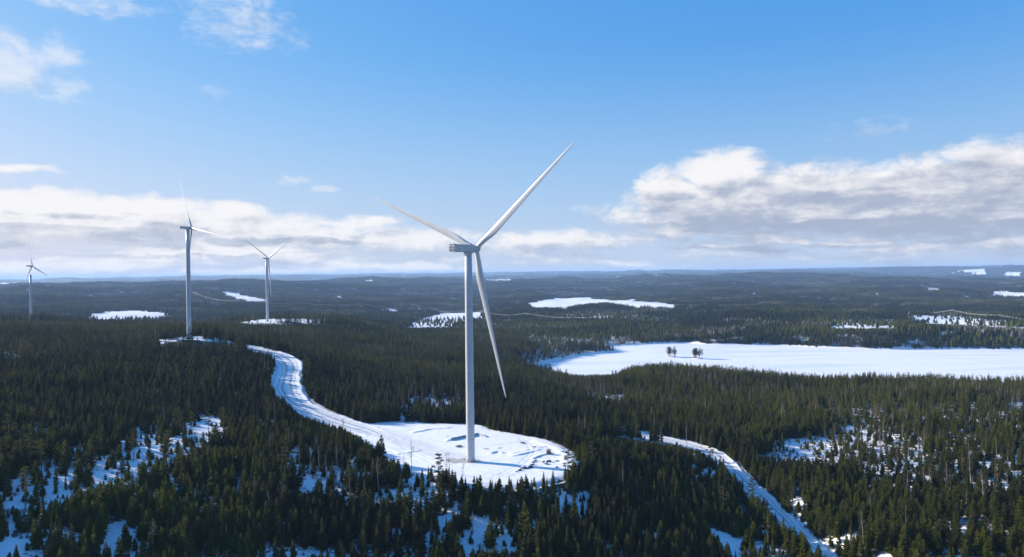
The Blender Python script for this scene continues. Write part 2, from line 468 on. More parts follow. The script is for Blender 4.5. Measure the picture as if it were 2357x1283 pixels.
def at_D(x, y, D):
    d = px2dir(x, y); k = D / math.hypot(d.x, d.y)
    return d.x * k, d.y * k, CAMZ + d.z * k


def smooth_line(pts, step=3.0):
    P = np.array(pts, float); out = []
    for i in range(len(P) - 1):
        p0 = P[max(i - 1, 0)]; p1 = P[i]; p2 = P[i + 1]; p3 = P[min(i + 2, len(P) - 1)]
        n = max(2, int(np.linalg.norm(p2[:2] - p1[:2]) / step))
        for k in range(n):
            t = k / n
            out.append(.5 * ((2 * p1) + (-p0 + p2) * t + (2 * p0 - 5 * p1 + 4 * p2 - p3) * t * t + (-p0 + 3 * p1 - 3 * p2 + p3) * t ** 3))
    out.append(P[-1]); return np.array(out)


LAKE_Z = -45.0
PAD_PX = [(815, 980), (900, 972), (1000, 975), (1100, 978), (1128, 990), (1190, 1000), (1260, 1014), (1305, 1036), (1326, 1062), (1318, 1088), (1270, 1102), (1200, 1116), (1110, 1118), (1040, 1108), (985, 1096), (930, 1084), (875, 1062), (845, 1030), (800, 1000)]
PAD = smooth_line([at_z(x, y, 0) for x, y in PAD_PX] + [at_z(*PAD_PX[0], 0)], 4.0)[:-1]
LAKE = [at_z(x, y, LAKE_Z) for x, y in [(1216, 846), (1262, 833), (1345, 819), (1420, 809), (1395, 800), (1440, 795), (1560, 790), (1640, 794), (1790, 796), (1900, 801), (2050, 805), (2200, 804), (2357, 806), (2600, 806), (2900, 806), (3000, 900), (2357, 890), (2000, 884), (1750, 874), (1550, 866), (1430, 868), (1380, 878), (1300, 872), (1230, 862)]]
LAKE = smooth_line(LAKE + [LAKE[0]], 14.0)[:-1]

TURB = [  # photo x of base, row of base, range, hub row, yaw, tilt, bend, R, phase
    dict(b=(1083.5, 1064), D=374.0, hub=572, yaw=37.2, tilt=6.9, bend=2.0, R=79.5, ph=37.0, pad=0),
    dict(b=(435.5, 778.5), D=745.0, hub=524.5, yaw=49.0, tilt=8.0, bend=1.9, R=53.5, ph=110.8, pad=20),
    dict(b=(615.8, 740.5), D=1285.0, hub=595, yaw=32.0, tilt=7.0, bend=-1.0, R=63.5, ph=27.7, pad=34),
    dict(b=(71.8, 737.5), D=1490.0, hub=612.5, yaw=32.0, tilt=6.0, bend=1.9, R=49.0, ph=98.5, pad=20),
]
for t_ in TURB:
    t_['p'] = at_D(t_['b'][0], t_['b'][1], t_['D'])

ROAD1 = [(525, 782, 738), (566, 793, 722), (612, 803, 700), (650, 815, 668), (667, 832, 632), (662, 860, 592), (660, 885, 562), (676, 912, 533), (712, 940, 508), (760, 960, 487), (815, 980, 468), (870, 996, 448)]
ROAD1 = smooth_line([at_D(*q) for q in ROAD1], 3.0)
ROAD2 = [(1990, 1370, 318), (1875, 1283, 350), (1790, 1195, 392), (1725, 1130, 432), (1672, 1075, 468), (1644, 1048, 487), (1600, 1028, 500), (1550, 1017, 508), (1490, 1009, 514), (1420, 1001, 518), (1345, 992, 512), (1290, 1000, 480)]
ROAD2 = smooth_line([at_D(*q) for q in ROAD2], 3.0)


def dist_line(x, y, L):
    d = np.full(x.shape, 1e18); zi = np.zeros(x.shape)
    lo = L[:, :2].min(0) - 60; hi = L[:, :2].max(0) + 60
    k = (x > lo[0]) & (x < hi[0]) & (y > lo[1]) & (y < hi[1])
    if not k.any(): return np.full(x.shape, 999.), zi
    xs, ys = x[k], y[k]; dd = np.full(xs.shape, 1e18); zz = np.zeros(xs.shape)
    for i in range(0, len(L) - 1):
        ax, ay = L[i, :2]; ex, ey = L[i + 1, :2] - L[i, :2]
        t = np.clip(((xs - ax) * ex + (ys - ay) * ey) / (ex * ex + ey * ey), 0, 1)
        q = (xs - ax - ex * t) ** 2 + (ys - ay - ey * t) ** 2
        m_ = q < dd; dd[m_] = q[m_]; zz[m_] = (L[i, 2] + (L[i + 1, 2] - L[i, 2]) * t)[m_]
    d[k] = np.sqrt(dd); zi[k] = zz
    return np.minimum(np.where(d > 1e8, 999., d), 999.), zi


for L, kq in ((ROAD1, .3), (ROAD2, .75)):                          # road profile: mean of the ground and the sighted row, smoothed
    zb = z_base(L[:, 0], L[:, 1]); zz = kq * L[:, 2] + (1 - kq) * zb
    L[:, 2] = np.convolve(np.pad(zz, 12, mode='edge'), np.ones(25) / 25, 'valid')
ROAD1[:, 2] += np.linspace(0, 1, len(ROAD1)) ** 3 * (0.0 - ROAD1[-1, 2])
RW1, RW2 = 8.6, 6.2


def z_ground(x, y, sub=True):
    x = np.asarray(x, float); y = np.asarray(y, float)
    z = z_base(x, y)
    near = np.hypot(x, y) < 1600
    if near.any():
        xs, ys, zs = x[near], y[near], z[near]
        for t_ in TURB[1:]:
            p = t_['p']; d = np.hypot(xs - p[0], (ys - p[1])); w_ = 1 - sm(d, t_['pad'], t_['pad'] * 2.2)
            zs = zs * (1 - w_) + p[2] * w_
        s_ = sdf_poly(xs, ys, PAD[::2]); w_ = 1 - sm(s_, -2, 16)
        zs = zs * (1 - w_) + (-.15 + fbm(xs / 9, ys / 9, 3) * .5 * sm(s_, -6, 3)) * w_
        for L, hw in ((ROAD1, RW1), (ROAD2, RW2)):
            d, zi = dist_line(xs, ys, L); w_ = (1 - sm(d, hw + 1, hw + 11)) * sm(s_, -6, 6)
            zs = zs * (1 - w_) + (zi - .12) * w_
        s_ = sdf_poly(xs, ys, LAKE); w_ = 1 - sm(s_, 15, 110)
        zs = zs * (1 - w_) + np.where(s_ < 0, LAKE_Z - np.minimum(3.0, -s_ * .12), LAKE_Z + np.clip(zs - LAKE_Z, .15 + np.clip(s_, 0, 12) * .05, np.maximum(s_, 0) * .5 + .2)) * w_
        z[near] = zs
    return z


# ------------------------------------------------------------------ where trees grow
# clearings and thin stands: photo outline of the ground, range limits, share of trees left, share of bare snow floor
REG = [
    ([(0, 1105), (60, 1080), (200, 1060), (330, 1010), (420, 985), (470, 962), (550, 985), (560, 1015), (430, 1065), (300, 1110), (190, 1165), (60, 1215), (0, 1240)], 250, 520, .23, 1),
    ([(405, 985), (470, 965), (560, 1000), (540, 1035), (440, 1030), (395, 1010)], 380, 520, .02, 1),
    ([(230, 1035), (340, 1000), (420, 980), (440, 1030), (330, 1060), (240, 1070)], 360, 520, .22, 1),
    ([(655, 1035), (700, 1040), (722, 1100), (718, 1150), (690, 1140), (665, 1080)], 300, 440, .03, 1),
    ([(720, 1070), (840, 1075), (850, 1130), (740, 1110)], 300, 440, .35, 1),
    ([(850, 1140), (960, 1095), (1065, 1125), (1070, 1190), (960, 1180), (880, 1190)], 280, 360, .28, 1),
    ([(1055, 1185), (1120, 1195), (1195, 1230), (1200, 1300), (1080, 1300)], 270, 345, .22, 1),
    ([(1255, 1130), (1350, 1140), (1345, 1185), (1260, 1180)], 300, 380, .25, 1),
    ([(1180, 1190), (1235, 1190), (1235, 1240), (1180, 1230)], 280, 380, .25, 1),
    ([(240, 1200), (340, 1195), (345, 1290), (240, 1290)], 260, 340, .24, 1),
    ([(450, 1240), (640, 1250), (640, 1320), (450, 1320)], 260, 330, .45, 1),
    ([(600, 1265), (980, 1255), (980, 1330), (600, 1330)], 250, 330, .5, 1),
    ([(1560, 1075), (1660, 1080), (1650, 1120), (1575, 1110)], 380, 520, .25, 1),
    ([(1350, 915), (1450, 910), (1460, 955), (1360, 950)], 560, 760, .12, 1),
    ([(1735, 1030), (1800, 1015), (1890, 1008), (1915, 1025), (1900, 1055), (1830, 1070), (1760, 1062)], 470, 640, .015, 1),
    ([(1850, 1010), (1960, 985), (2120, 1000), (2160, 1080), (2040, 1110), (1900, 1095), (1850, 1060)], 430, 660, .17, 1),
    ([(1880, 940), (2357, 900), (2400, 1130), (2180, 1160), (2000, 1120)], 400, 760, .33, 1),
    ([(2040, 1200), (2357, 1180), (2357, 1300), (2080, 1310)], 300, 420, .45, 1),
    ([(2000, 1110), (2357, 1090), (2400, 1190), (2050, 1190)], 350, 520, .55, 1),
    ([(1600, 960), (1800, 940), (1800, 1000), (1600, 1000)], 500, 720, .6, 1),
    ([(0, 805), (120, 800), (140, 830), (0, 842)], 620, 800, .22, 1),
    ([(850, 900), (1070, 905), (1070, 965), (850, 955)], 480, 680, .35, 1),
    ([(1370, 990), (1560, 995), (1560, 1030), (1370, 1015)], 480, 640, .4, 1),
    ([(1225, 785), (1400, 780), (1420, 806), (1330, 822), (1230, 845), (1180, 835)], 1050, 1500, .45, 1),
    ([(1200, 770), (1450, 775), (1450, 790), (1200, 790)], 1250, 1800, .35, 1),
    ([(560, 729), (785, 733), (800, 744), (560, 744)], 1255, 1560, .015, 1),
    ([(560, 741), (650, 741), (650, 752), (560, 750)], 1150, 1300, .10, 1),
    ([(365, 776), (540, 777), (545, 787), (365, 786)], 700, 790, .04, 1),
    ([(190, 733), (230, 719), (300, 715), (385, 718), (385, 739), (190, 742)], 2050, 2500, .008, 1),
    ([(495, 670), (530, 671), (615, 692), (622, 700), (575, 698), (515, 682)], 2500, 3600, 0, 1),
    ([(868, 712), (915, 711), (918, 722), (868, 722)], 2100, 3000, .02, 1),
    ([(935, 745), (1010, 722), (1090, 712), (1125, 716), (1110, 740), (1030, 755), (940, 758)], 1550, 2600, .06, 1),
    ([(1200, 700), (1260, 690), (1300, 681), (1340, 680), (1370, 688), (1440, 692), (1520, 695), (1575, 705), (1540, 714), (1440, 712), (1400, 703), (1350, 705), (1300, 716), (1230, 712)], 2050, 3300, .05, 1),
    ([(1300, 722), (1460, 722), (1580, 738), (1560, 752), (1300, 735)], 1700, 2400, .25, 1),
    ([(1720, 677), (1755, 677), (1755, 684), (1720, 684)], 2400, 3600, .0, 1),
    ([(1910, 735), (2060, 735), (2060, 758), (1925, 760)], 1600, 2200, .16, 1),
    ([(2100, 727), (2200, 726), (2260, 735), (2380, 742), (2380, 756), (2200, 750), (2105, 744)], 1640, 2400, .05, 1),
    ([(2280, 672), (2380, 672), (2380, 688), (2280, 684)], 2800, 4000, .15, 1),
    ([(2130, 664), (2170, 664), (2175, 672), (2130, 672)], 2800, 4500, .2, 1),
    ([(2205, 622), (2268, 618), (2272, 633), (2235, 632)], 6000, 11000, 0, 1),
    ([(2318, 626), (2350, 626), (2350, 635), (2318, 635)], 6000, 11000, 0, 1),
    ([(725, 649), (790, 648), (780, 657), (725, 657)], 5000, 9000, 0, 1),
    ([(835, 645), (860, 645), (860, 650), (835, 650)], 5000, 9000, 0, 1),
    ([(0, 651), (62, 653), (62, 657), (0, 657)], 5000, 12000, 0, 1),
    ([(88, 656), (118, 656), (118, 661), (88, 661)], 4500, 9000, 0, 1),
    ([(1120, 643), (1180, 643), (1180, 648), (1120, 648)], 5000, 9000, .0, 1),
    ([(1500, 632), (1530, 632), (1530, 637), (1500, 637)], 5000, 10000, .0, 1),
    ([(1925, 629), (1965, 627), (1965, 632), (1925, 632)], 6000, 11000, .0, 1),
    ([(515, 720), (536, 720), (536, 724), (515, 724)], 1900, 2800, .0, 1),
]


def in_poly(u, v, poly):
    ins = np.zeros(u.shape, bool); n = len(poly)
    for i in range(n):
        ax, ay = poly[i]; bx, by = poly[(i + 1) % n]
        c = ((ay <= v) & (by > v)) | ((by <= v) & (ay > v))
        ins ^= c & (u < ax + (v - ay) / (by - ay + 1e-12) * (bx - ax))
    return ins


def density(x, y, z, roads=True):
    """share of full stocking at a ground point"""
    D = np.hypot(x, y)
    n = fbm(x / 34 + 5, y / 34 + 8, 3)
    d = .97 - .6 * sm(n, .09, .22) * (1 - .8 * sm(D, 580, 680) * (1 - sm(D, 1000, 1400))) - (.35 + .35 * (1 - sm(D, 420, 560))) * sm(fbm(x / 13 + 11, y / 13, 2), .10, .24)
    front = y > 50
    u, v = project(x, np.where(front, y, 50.), z)
    ju = fbm(x / 14, y / 14, 3) * 120 * np.clip(400 / D, .12, 1.2); jv = fbm(x / 14 + 40, y / 14, 3) * 60 * np.clip(400 / D, .05, 1.2)
    for poly, d0_, d1_, f_, _ in REG:
        d0_, d1_ = float(far(d0_)), float(far(d1_))
        k = front & (D > d0_) & (D < d1_)
        if k.any():
            kk = np.where(k)[0]; i = in_poly(u[kk] + ju[kk], v[kk] + jv[kk], poly)
            d[kk[i]] = np.minimum(d[kk[i]], f_)
    if roads:
        k = np.where(D < 1700)[0]
        if len(k):
            xs, ys = x[k], y[k]; dd = d[k]
            wob = fbm(xs / 8 + 3, ys / 8, 2) * 4
            dd *= sdf_poly(xs, ys, PAD[::2]) + wob > 1.5
            dd *= dist_line(xs, ys, ROAD1)[0] + wob > np.where(np.hypot(xs, ys) > 700, 6, 12)
            dd *= dist_line(xs, ys, ROAD2)[0] + wob > 8
            dd *= sdf_poly(xs, ys, LAKE) + wob > 4
            for t_ in TURB[1:]:
                p = t_['p']; dd *= np.hypot(xs - p[0], (ys - p[1])) > t_['pad'] * .75
            d[k] = dd
    return d


# ------------------------------------------------------------------ terrain mesh
_az = np.concatenate([np.linspace(-math.pi, -.78, 70, endpoint=False), np.linspace(-.78, .78, 900), np.linspace(.78, math.pi, 70)[1:-1]])
_dr = np.concatenate([np.geomspace(4, 225, 24, endpoint=False), np.arange(225, 760, 2.6), np.arange(760, 1600, 5.0), np.geomspace(1600, 45000, 230)])
A_, D_ = np.meshgrid(_az, _dr, indexing='ij')
X = (np.sin(A_) * D_).ravel(); Y = (np.cos(A_) * D_).ravel()
Zt = z_ground(X, Y)
cov = density(X, Y, Zt)
na, nd_ = A_.shape
ii = np.arange(na)[:, None]; jj = np.arange(nd_ - 1)[None]
q = np.stack([ii * nd_ + jj, ((ii + 1) % na) * nd_ + jj, ((ii + 1) % na) * nd_ + jj + 1, ii * nd_ + jj + 1], -1).reshape(-1, 4)[:, ::-1]
V = np.stack([X, Y, Zt], 1)
V = np.vstack([V, [[0, 0, Zt.reshape(na, nd_)[:, 0].mean()]]])

M_GROUND, t, b = mat('snowy_forest_floor')
P, snow, n2 = snow_nodes(t, b)
at_ = t.n('ShaderNodeAttribute', attribute_name='cover')
lit = t.noise(P, .55, 5, .7)
patch = t.sstep(t.m('MULTIPLY_ADD', lit, 1.0, t.m('MULTIPLY', at_.outputs['Fac'], .32)), .58, .72)
patch = t.m('MULTIPLY', patch, t.sstep(at_.outputs['Fac'], .12, .5))
soil = t.mix(t.noise(P, 1.6, 4), (.045, .040, .026, 1), (.085, .072, .050, 1))
c1 = t.mix(patch, snow, soil)
fat = t.n('ShaderNodeAttribute', attribute_name='remote')
fn = t.noise(P, .02, 6, .65)
canopy = t.mix(t.sstep(fn, .35, .65), (.018, .026, .020, 1), (.050, .055, .044, 1))
fm = t.m('MULTIPLY', t.sstep(at_.outputs['Fac'], .05, .4), fat.outputs['Fac'])
t.set(b.inputs['Base Color'], t.mix(fm, c1, canopy))
me = mesh('ground', V, q, M_GROUND, True)
fattr(me, 'cover', np.append(cov, 1)); fattr(me, 'remote', np.append(sm(np.hypot(X, Y), 4200, 8600), 0))
GROUND = obj('ground', me); tag(GROUND, kind='structure')

# ------------------------------------------------------------------ lake
M_LAKE, t, b = mat('snow_on_lake_ice')
P, snow, n2 = snow_nodes(t, b)
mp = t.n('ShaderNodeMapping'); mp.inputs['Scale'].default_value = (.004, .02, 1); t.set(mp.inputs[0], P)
blue_patch = t.sstep(t.noise(mp.outputs[0], 1.0, 6, .6), .45, .66, 0, .7)  # stretched random patches of bluer tone in the lake surface colour
t.set(b.inputs['Base Color'], t.mix(blue_patch, snow, (.60, .68, .80, 1)))
nodes_ = M_LAKE.node_tree.nodes
for nd in nodes_:
    if nd.type == 'BUMP': nd.inputs['Strength'].default_value = .08
cx, cy = LAKE.mean(0)
ring = np.array([[*p, LAKE_Z] for p in LAKE])
big = []
for p in LAKE:                                   # run the sheet a little under the shore
    v_ = np.array(p) - (cx, cy); big.append((p[0] + v_[0] / np.linalg.norm(v_) * 5, p[1] + v_[1] / np.linalg.norm(v_) * 5, LAKE_Z))
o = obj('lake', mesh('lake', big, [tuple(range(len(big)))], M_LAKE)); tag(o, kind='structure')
from mathutils.geometry import tessellate_polygon
tri = tessellate_polygon([[Vector(p) for p in big]])
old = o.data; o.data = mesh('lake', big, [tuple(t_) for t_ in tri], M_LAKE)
nrm = o.data.polygons[0].normal.z
if nrm < 0: o.data.flip_normals()

# ------------------------------------------------------------------ roads
def road(name, L, hw, m_):
    V = []; Fc = []; U = []
    prof = [(-1.35, -.9), (-1.12, .45), (-1.0, .5), (-.86, .12), (-.45, .16), (-.36, .06), (-.24, .06), (-.15, .17), (.15, .17), (.24, .06), (.36, .06), (.45, .16), (.86, .12), (1.0, .5), (1.12, .45), (1.35, -.9)]
    n = len(prof)
    for i in range(len(L)):
        t_ = L[min(i + 1, len(L) - 1), :2] - L[max(i - 1, 0), :2]; t_ = t_ / np.linalg.norm(t_); nx, ny = t_[1], -t_[0]
        wv = min(1, .5 + i / 36) if hw > 7 else 1
        wv *= 1 + .10 * math.sin(i * .23) + .06 * math.sin(i * .71 + 2)
        for k, (a, h) in enumerate(prof):
            x = L[i, 0] + nx * a * hw * wv; y = L[i, 1] + ny * a * hw * wv
            jit = float(fbm(np.array([x / 3.0]), np.array([y / 3.0]), 3)[0])
            V.append((x, y, L[i, 2] + h + jit * (.9 if abs(a) > .95 else .22))); U.append(a)
    for i in range(len(L) - 1):
        for k in range(n - 1):
            Fc.append((i * n + k, (i + 1) * n + k, (i + 1) * n + k + 1, i * n + k + 1))
    me = mesh(name, V, Fc, m_, True)
    if me.polygons[len(me.polygons) // 2].normal.z < 0: me.flip_normals()
    fattr(me, 'across', U)
    o = obj(name, me); tag(o, kind='structure'); return o


M_ROAD, t, b = mat('packed_snow_road')
P, snow, n2 = snow_nodes(t, b)
ac = t.n('ShaderNodeAttribute', attribute_name='across')
aw = t.m('ABSOLUTE', t.m('MULTIPLY_ADD', t.m('SUBTRACT', t.noise(P, .08, 3), .5), .30, ac.outputs['Fac']))
rut = t.m('MULTIPLY', t.sstep(aw, .15, .26), t.sstep(aw, .48, .36))
rut2 = t.m('MULTIPLY', t.sstep(aw, .60, .66), t.sstep(aw, .78, .70))
rut = t.m('MULTIPLY', t.m('MAXIMUM', rut, t.m('MULTIPLY', rut2, .8)), t.sstep(t.noise(P, .5, 4, .7), .3, .6, .45, 1.0))
t.set(b.inputs['Base Color'], t.mix(rut, snow, (.40, .385, .36, 1)))
road('road', ROAD1, RW1, M_ROAD)
road('road', ROAD2, RW2, M_ROAD)

# ------------------------------------------------------------------ turbine pad
x0, y0 = PAD.min(0) - 6; x1, y1 = PAD.max(0) + 6
gx, gy = np.meshgrid(np.arange(x0, x1, .8), np.arange(y0, y1, .8), indexing='ij')
sh = gx.shape; gx = gx.ravel(); gy = gy.ravel()
sd_ = sdf_poly(gx, gy, PAD)
wob = fbm(gx / 4, gy / 4, 3) * 3
hgt = .22 + fbm(gx / 14, gy / 14, 4) * .35 + fbm(gx / 2.5, gy / 2.5, 2) * .08
dirt = np.zeros_like(gx); rock = np.zeros_like(gx)


def seg(p, q_):
    a = np.array(at_z(*p, 0)); b_ = np.array(at_z(*q_, 0)); e = b_ - a
    t_ = np.clip(((gx - a[0]) * e[0] + (gy - a[1]) * e[1]) / (e @ e), 0, 1)
    px_, py_ = gx - a[0] - e[0] * t_, gy - a[1] - e[1] * t_
    side = np.sign(e[0] * (gy - a[1]) - e[1] * (gx - a[0]))       # >0: beyond the line, away from the camera
    return np.hypot(px_, py_), side


def bank(pts, h, w_front=1.0, w_back=6.0, r=0.0):
    """a snow bank that stands steep towards the camera and slopes off behind"""
    global hgt, rock
    for p, q_ in zip(pts[:-1], pts[1:]):
        d, s_ = seg(p, q_); f = np.where(s_ > 0, 1 - sm(d, 0, w_back), 1 - sm(d, 0, w_front))
        hgt = np.maximum(hgt, .2 + h * f * (1 + fbm(gx / 2, gy / 2, 2) * .6))
        if r: rock = np.maximum(rock, r * np.where(s_ > 0, 1 - sm(d, .0, .9), 1 - sm(d, .5, 1.3)))


bank([(960, 996), (990, 990), (1030, 987)], .55)
bank([(1040, 1015), (1060, 1011), (1100, 1004)], 1.5, .9, 5, 1.0)
bank([(1100, 1004), (1112, 1007)], 1.3, .9, 4, .8)
bank([(1190, 1050), (1215, 1044), (1240, 1038)], .55)
bank([(1132, 1045), (1146, 1041), (1154, 1044)], .7, 1, 2.5)
bank([(1178, 1046), (1230, 1034), (1255, 1030)], .5, 1, 3)
bank([(1230, 1056), (1250, 1049), (1268, 1046)], .6, .8, 3, .5)
bank([(870, 1030), (925, 1046), (960, 1040)], .4)
bank([(1236, 1018), (1280, 1032), (1300, 1048), (1300, 1066)], .4, 4, 5)
# driven lane from the road to the tower, scraped gravel round the base
dl = np.full(gx.shape, 99.)
for p, q_ in zip([(830, 985), (890, 1003), (940, 1020), (1000, 1042)], [(890, 1003), (940, 1020), (1000, 1042), (1075, 1060)]):
    dl = np.minimum(dl, seg(p, q_)[0])
dirt = np.maximum(dirt, .42 * (1 - sm(dl + fbm(gx / 6, gy / 6, 3) * 9, 4, 15)))
bx, by, bz = TURB[0]['p']
rr = np.hypot((gx - bx + 3.5) / 1.6, gy - by - 1.0)
dirt = np.maximum(dirt, .95 * (1 - sm(rr + fbm(gx / 3, gy / 3, 3) * 5, 3.4, 6.2)))
for (p_, r_) in [((1056, 1029), 3.0), ((1062, 1027), 2.0), ((1030, 1006), 1.5), ((1120, 1034), 2.4), ((1150, 1033), 2.0), ((1242, 1028), 1.6), ((1040, 1060), 4)]:
    a = at_z(*p_, 0); q2 = np.hypot(gx - a[0], (gy - a[1]) * .6) + fbm(gx / 1.5, gy / 1.5, 2) * 2.5
    dirt = np.maximum(dirt, .8 * (1 - sm(q2, .3 * r_, r_)))
for pts in ([(850, 992), (920, 1015), (985, 1042), (1050, 1072), (1110, 1090), (1180, 1094)], [(880, 985), (960, 1002), (1050, 1022), (1140, 1026), (1220, 1014)], [(905, 1010), (950, 1040), (1010, 1070), (1060, 1088), (1140, 1100), (1230, 1090)], [(1100, 1070), (1180, 1058), (1260, 1056)], [(1140, 1100), (1200, 1070), (1225, 1035), (1200, 1010)]):
    L_ = smooth_line([(*at_z(u, v, 0), 0) for u, v in pts], 3.0); d_ = np.abs(dist_line(gx, gy, L_)[0] + fbm(gx / 7, gy / 7, 2) * 1.2 - 1.3)
    f_ = 1 - sm(d_, .35, .95); hgt = hgt - .14 * f_; dirt = np.maximum(dirt, .36 * f_ * (fbm(gx / 5, gy / 5, 2) > -.12))
dcen = np.hypot(gx - bx, gy - by)
hgt = np.where(dcen < 5, .2 + (hgt - .2) * sm(dcen, 3.2, 5), hgt)
hgt = hgt * (1 - sm(sd_ + wob, -3, 3)) - 1.6 * sm(sd_ + wob, -1.5, 5)
idx = np.arange(len(gx)).reshape(sh)
q = np.stack([idx[:-1, :-1], idx[1:, :-1], idx[1:, 1:], idx[:-1, 1:]], -1).reshape(-1, 4)
keep = (sd_[q] < 5.0).all(1); q = q[keep]
used = np.unique(q); remap = np.zeros(len(gx), int); remap[used] = np.arange(len(used))
M_PAD, t, b = mat('snowy_pad')
P, snow, n2 = snow_nodes(t, b)
da = t.n('ShaderNodeAttribute', attribute_name='dirt'); ra = t.n('ShaderNodeAttribute', attribute_name='rock')
nz = t.noise(P, 1.1, 6, .7)
df = t.sstep(t.m('MULTIPLY_ADD', da.outputs['Fac'], 1.0, t.m('MULTIPLY', t.m('SUBTRACT', nz, .5), .7)), .15, .85)
gc = t.mix(nz, (.27, .25, .225, 1), (.54, .525, .51, 1))
c1 = t.mix(df, snow, gc)
rc = t.mix(t.sstep(t.noise(P, 1.3, 4, .8), .4, .6), (.05, .05, .055, 1), (.5, .52, .55, 1))
t.set(b.inputs['Base Color'], t.mix(ra.outputs['Fac'], c1, rc))
me = mesh('turbine_pad', np.stack([gx, gy, hgt], 1)[used], remap[q], M_PAD, True)
fattr(me, 'dirt', dirt[used]); fattr(me, 'rock', rock[used])
PADO = obj('pad_ground', me); tag(PADO, kind='structure')


def z_pad(x, y):
    i = int(np.clip(round((x - x0) / .8), 0, sh[0] - 1)); j = int(np.clip(round((y - y0) / .8), 0, sh[1] - 1))
    return float(hgt.reshape(sh)[i, j])


# ------------------------------------------------------------------ wind turbines
def turbine(T, label, detail=True):
    bx, by, bz = T['p']
    root = empty('wind_turbine', (bx, by, bz))
    tag(root, label, 'wind turbine', 'wind turbines standing above the forest')
    d = px2dir(T['b'][0], T['hub']); Hh = CAMZ + d.z / math.hypot(d.x, d.y) * T['D'] - bz
    s_ = Hh / 110.0; sn = s_ * (1.0 if T['R'] > 70 else .60)
    yaw, tilt = R_(T['yaw']), R_(T['tilt'])
    nh = Vector((math.sin(yaw), math.cos(yaw), 0)); lat = Vector((math.cos(yaw), -math.sin(yaw), 0)); zz = Vector((0, 0, 1))
    n_ = (nh * math.cos(tilt) + zz * math.sin(tilt)).normalized()
    upv = (zz * math.cos(tilt) - nh * math.sin(tilt)).normalized()
    hub = nh * 6.3 * sn + zz * Hh
    loc = lambda p: nh * p.x + lat * p.y + zz * (Hh + p.z)          # nacelle frame: x forward, y to the right seen from behind
    circ = lambda r, z, n=40: [(r * math.cos(2 * math.pi * k / n), r * math.sin(2 * math.pi * k / n), z) for k in range(n)]
    m = MB(); zt = Hh - 2.3 * sn
    prof = [(2.20, .12), (2.18, 3), (2.16, 11.9), (2.13, 24), (2.08, 46), (2.02, 72), (1.92, 92), (1.80, zt)]
    prof = [(r * s_, z * s_ if z < 99 and z > 1 else z) for r, z in prof]
    m.rings([circ(r, z) for r, z in prof]); obj('tower', m.build('tower', M_WHITE, True), root)
    for zf in (12.0, 46.0, 80.0):
        m = MB(); r = np.interp(zf * s_, [z for _, z in prof], [r for r, _ in prof])
        m.rings([circ(r + .004, zf * s_ - .18), circ(r + .05, zf * s_ - .15), circ(r + .05, zf * s_ + .15), circ(r + .004, zf * s_ + .18)])
        obj('tower_flange', m.build('tower_flange', M_GREY, True), root)
    m = MB(); m.rings([circ(3.0 * s_, -.6), circ(3.0 * s_, .22), circ(2.75 * s_, .30)]); obj('foundation', m.build('foundation', M_CONC), root)
    # yaw housing under the nacelle, with the service platform hanging behind it
    m = MB(); m.rings([[(x * s_, y * s_, zt + z * s_) for x, y, z in circ(r, z_)] for r, z_ in ((1.82, -1.2), (2.1, -.8), (2.15, .28))])
    obj('yaw_bearing', m.build('yaw_bearing', M_WHITE, True), root)
    if detail:
        m = MB(); m.box((-3.9 * sn, .2, -3.9 * sn), (-1.7 * sn, 1.3, -2.02 * sn), .12); m.move(loc)
        obj('service_hatch', m.build('service_hatch', M_WHITE), root)
    m = MB(); m.box((-11.6 * sn, -1.95 * sn, -2.0 * sn), (2.6 * sn, 1.95 * sn, 1.85 * sn), .28)
    m.box((-11.0 * sn, -1.99 * sn, -1.52 * sn), (2.2 * sn, 1.99 * sn, -1.44 * sn), 0)
    m.move(loc); nac = obj('nacelle', m.build('nacelle', M_WHITE), root)
    for y_ in (-1, 1):
        m = MB(); ya, yb = sorted((y_ * .12 * sn, y_ * 1.88 * sn))
        m.box((-12.7 * sn, ya, -1.95 * sn), (-11.5 * sn, yb, 1.55 * sn), .1); m.box((-12.9 * sn, ya, 1.6 * sn), (-11.1 * sn, yb, 1.95 * sn), .05)
        m.move(loc); c = obj('cooler', m.build('cooler', M_WHITE), nac)
        if detail:
            m = MB()
            for z_ in (-1.15, .15):
                m.rings([[(x_ * sn, y_ * sn + r_ * math.cos(a), z_ * sn + r_ * math.sin(a)) for a in np.linspace(0, 2 * math.pi, 18, endpoint=False)] for x_, r_ in ((-12.71, .5), (-12.76, .5), (-12.74, .42))])
            m.move(loc); obj('cooler_fan', m.build('cooler_fan', M_DARK), c)
    if detail:
        for y_ in (-1.0, 1.2):
            m = MB(); m.tube([(-9.4, y_, 1.85), (-9.4, y_, 4.6)], [.07, .045], 6); m.tube([(-9.4, y_ - .4, 4.3), (-9.4, y_ + .4, 4.3)], .04, 5)
            m.move(loc); obj('anemometer_mast', m.build('anemometer_mast', M_GREY), nac)
        m = MB(); m.box((.3, -1.2, 1.86), (1.9, 1.2, 2.25), .1); m.move(loc); obj('roof_hatch', m.build('roof_hatch', M_WHITE), nac)
        m = MB(); m.tube([(2.3, -1.3, 1.85), (2.3, -1.3, 2.9)], .05, 5); m.box((2.2, -1.4, 2.9), (2.4, -1.2, 3.2), .04); m.move(loc)
        obj('aviation_light', m.build('aviation_light', M_GREY), nac)
    # hub
    m = MB(); rr_ = []
    for a, r in ((-3.7, 1.7), (-3.0, 1.85), (-2.2, 1.95), (-1.2, 2.05), (.6, 2.05), (1.5, 1.8), (2.2, 1.25), (2.6, .6), (2.7, .08)):
        rr_.append([hub + n_ * a * sn + (lat * math.cos(t_) + upv * math.sin(t_)) * r * sn for t_ in np.linspace(0, 2 * math.pi, 28, endpoint=False)])
    m.rings(rr_); obj('hub', m.build('hub', M_WHITE, True), root)
    R = T['R']; ks = R / 79.5
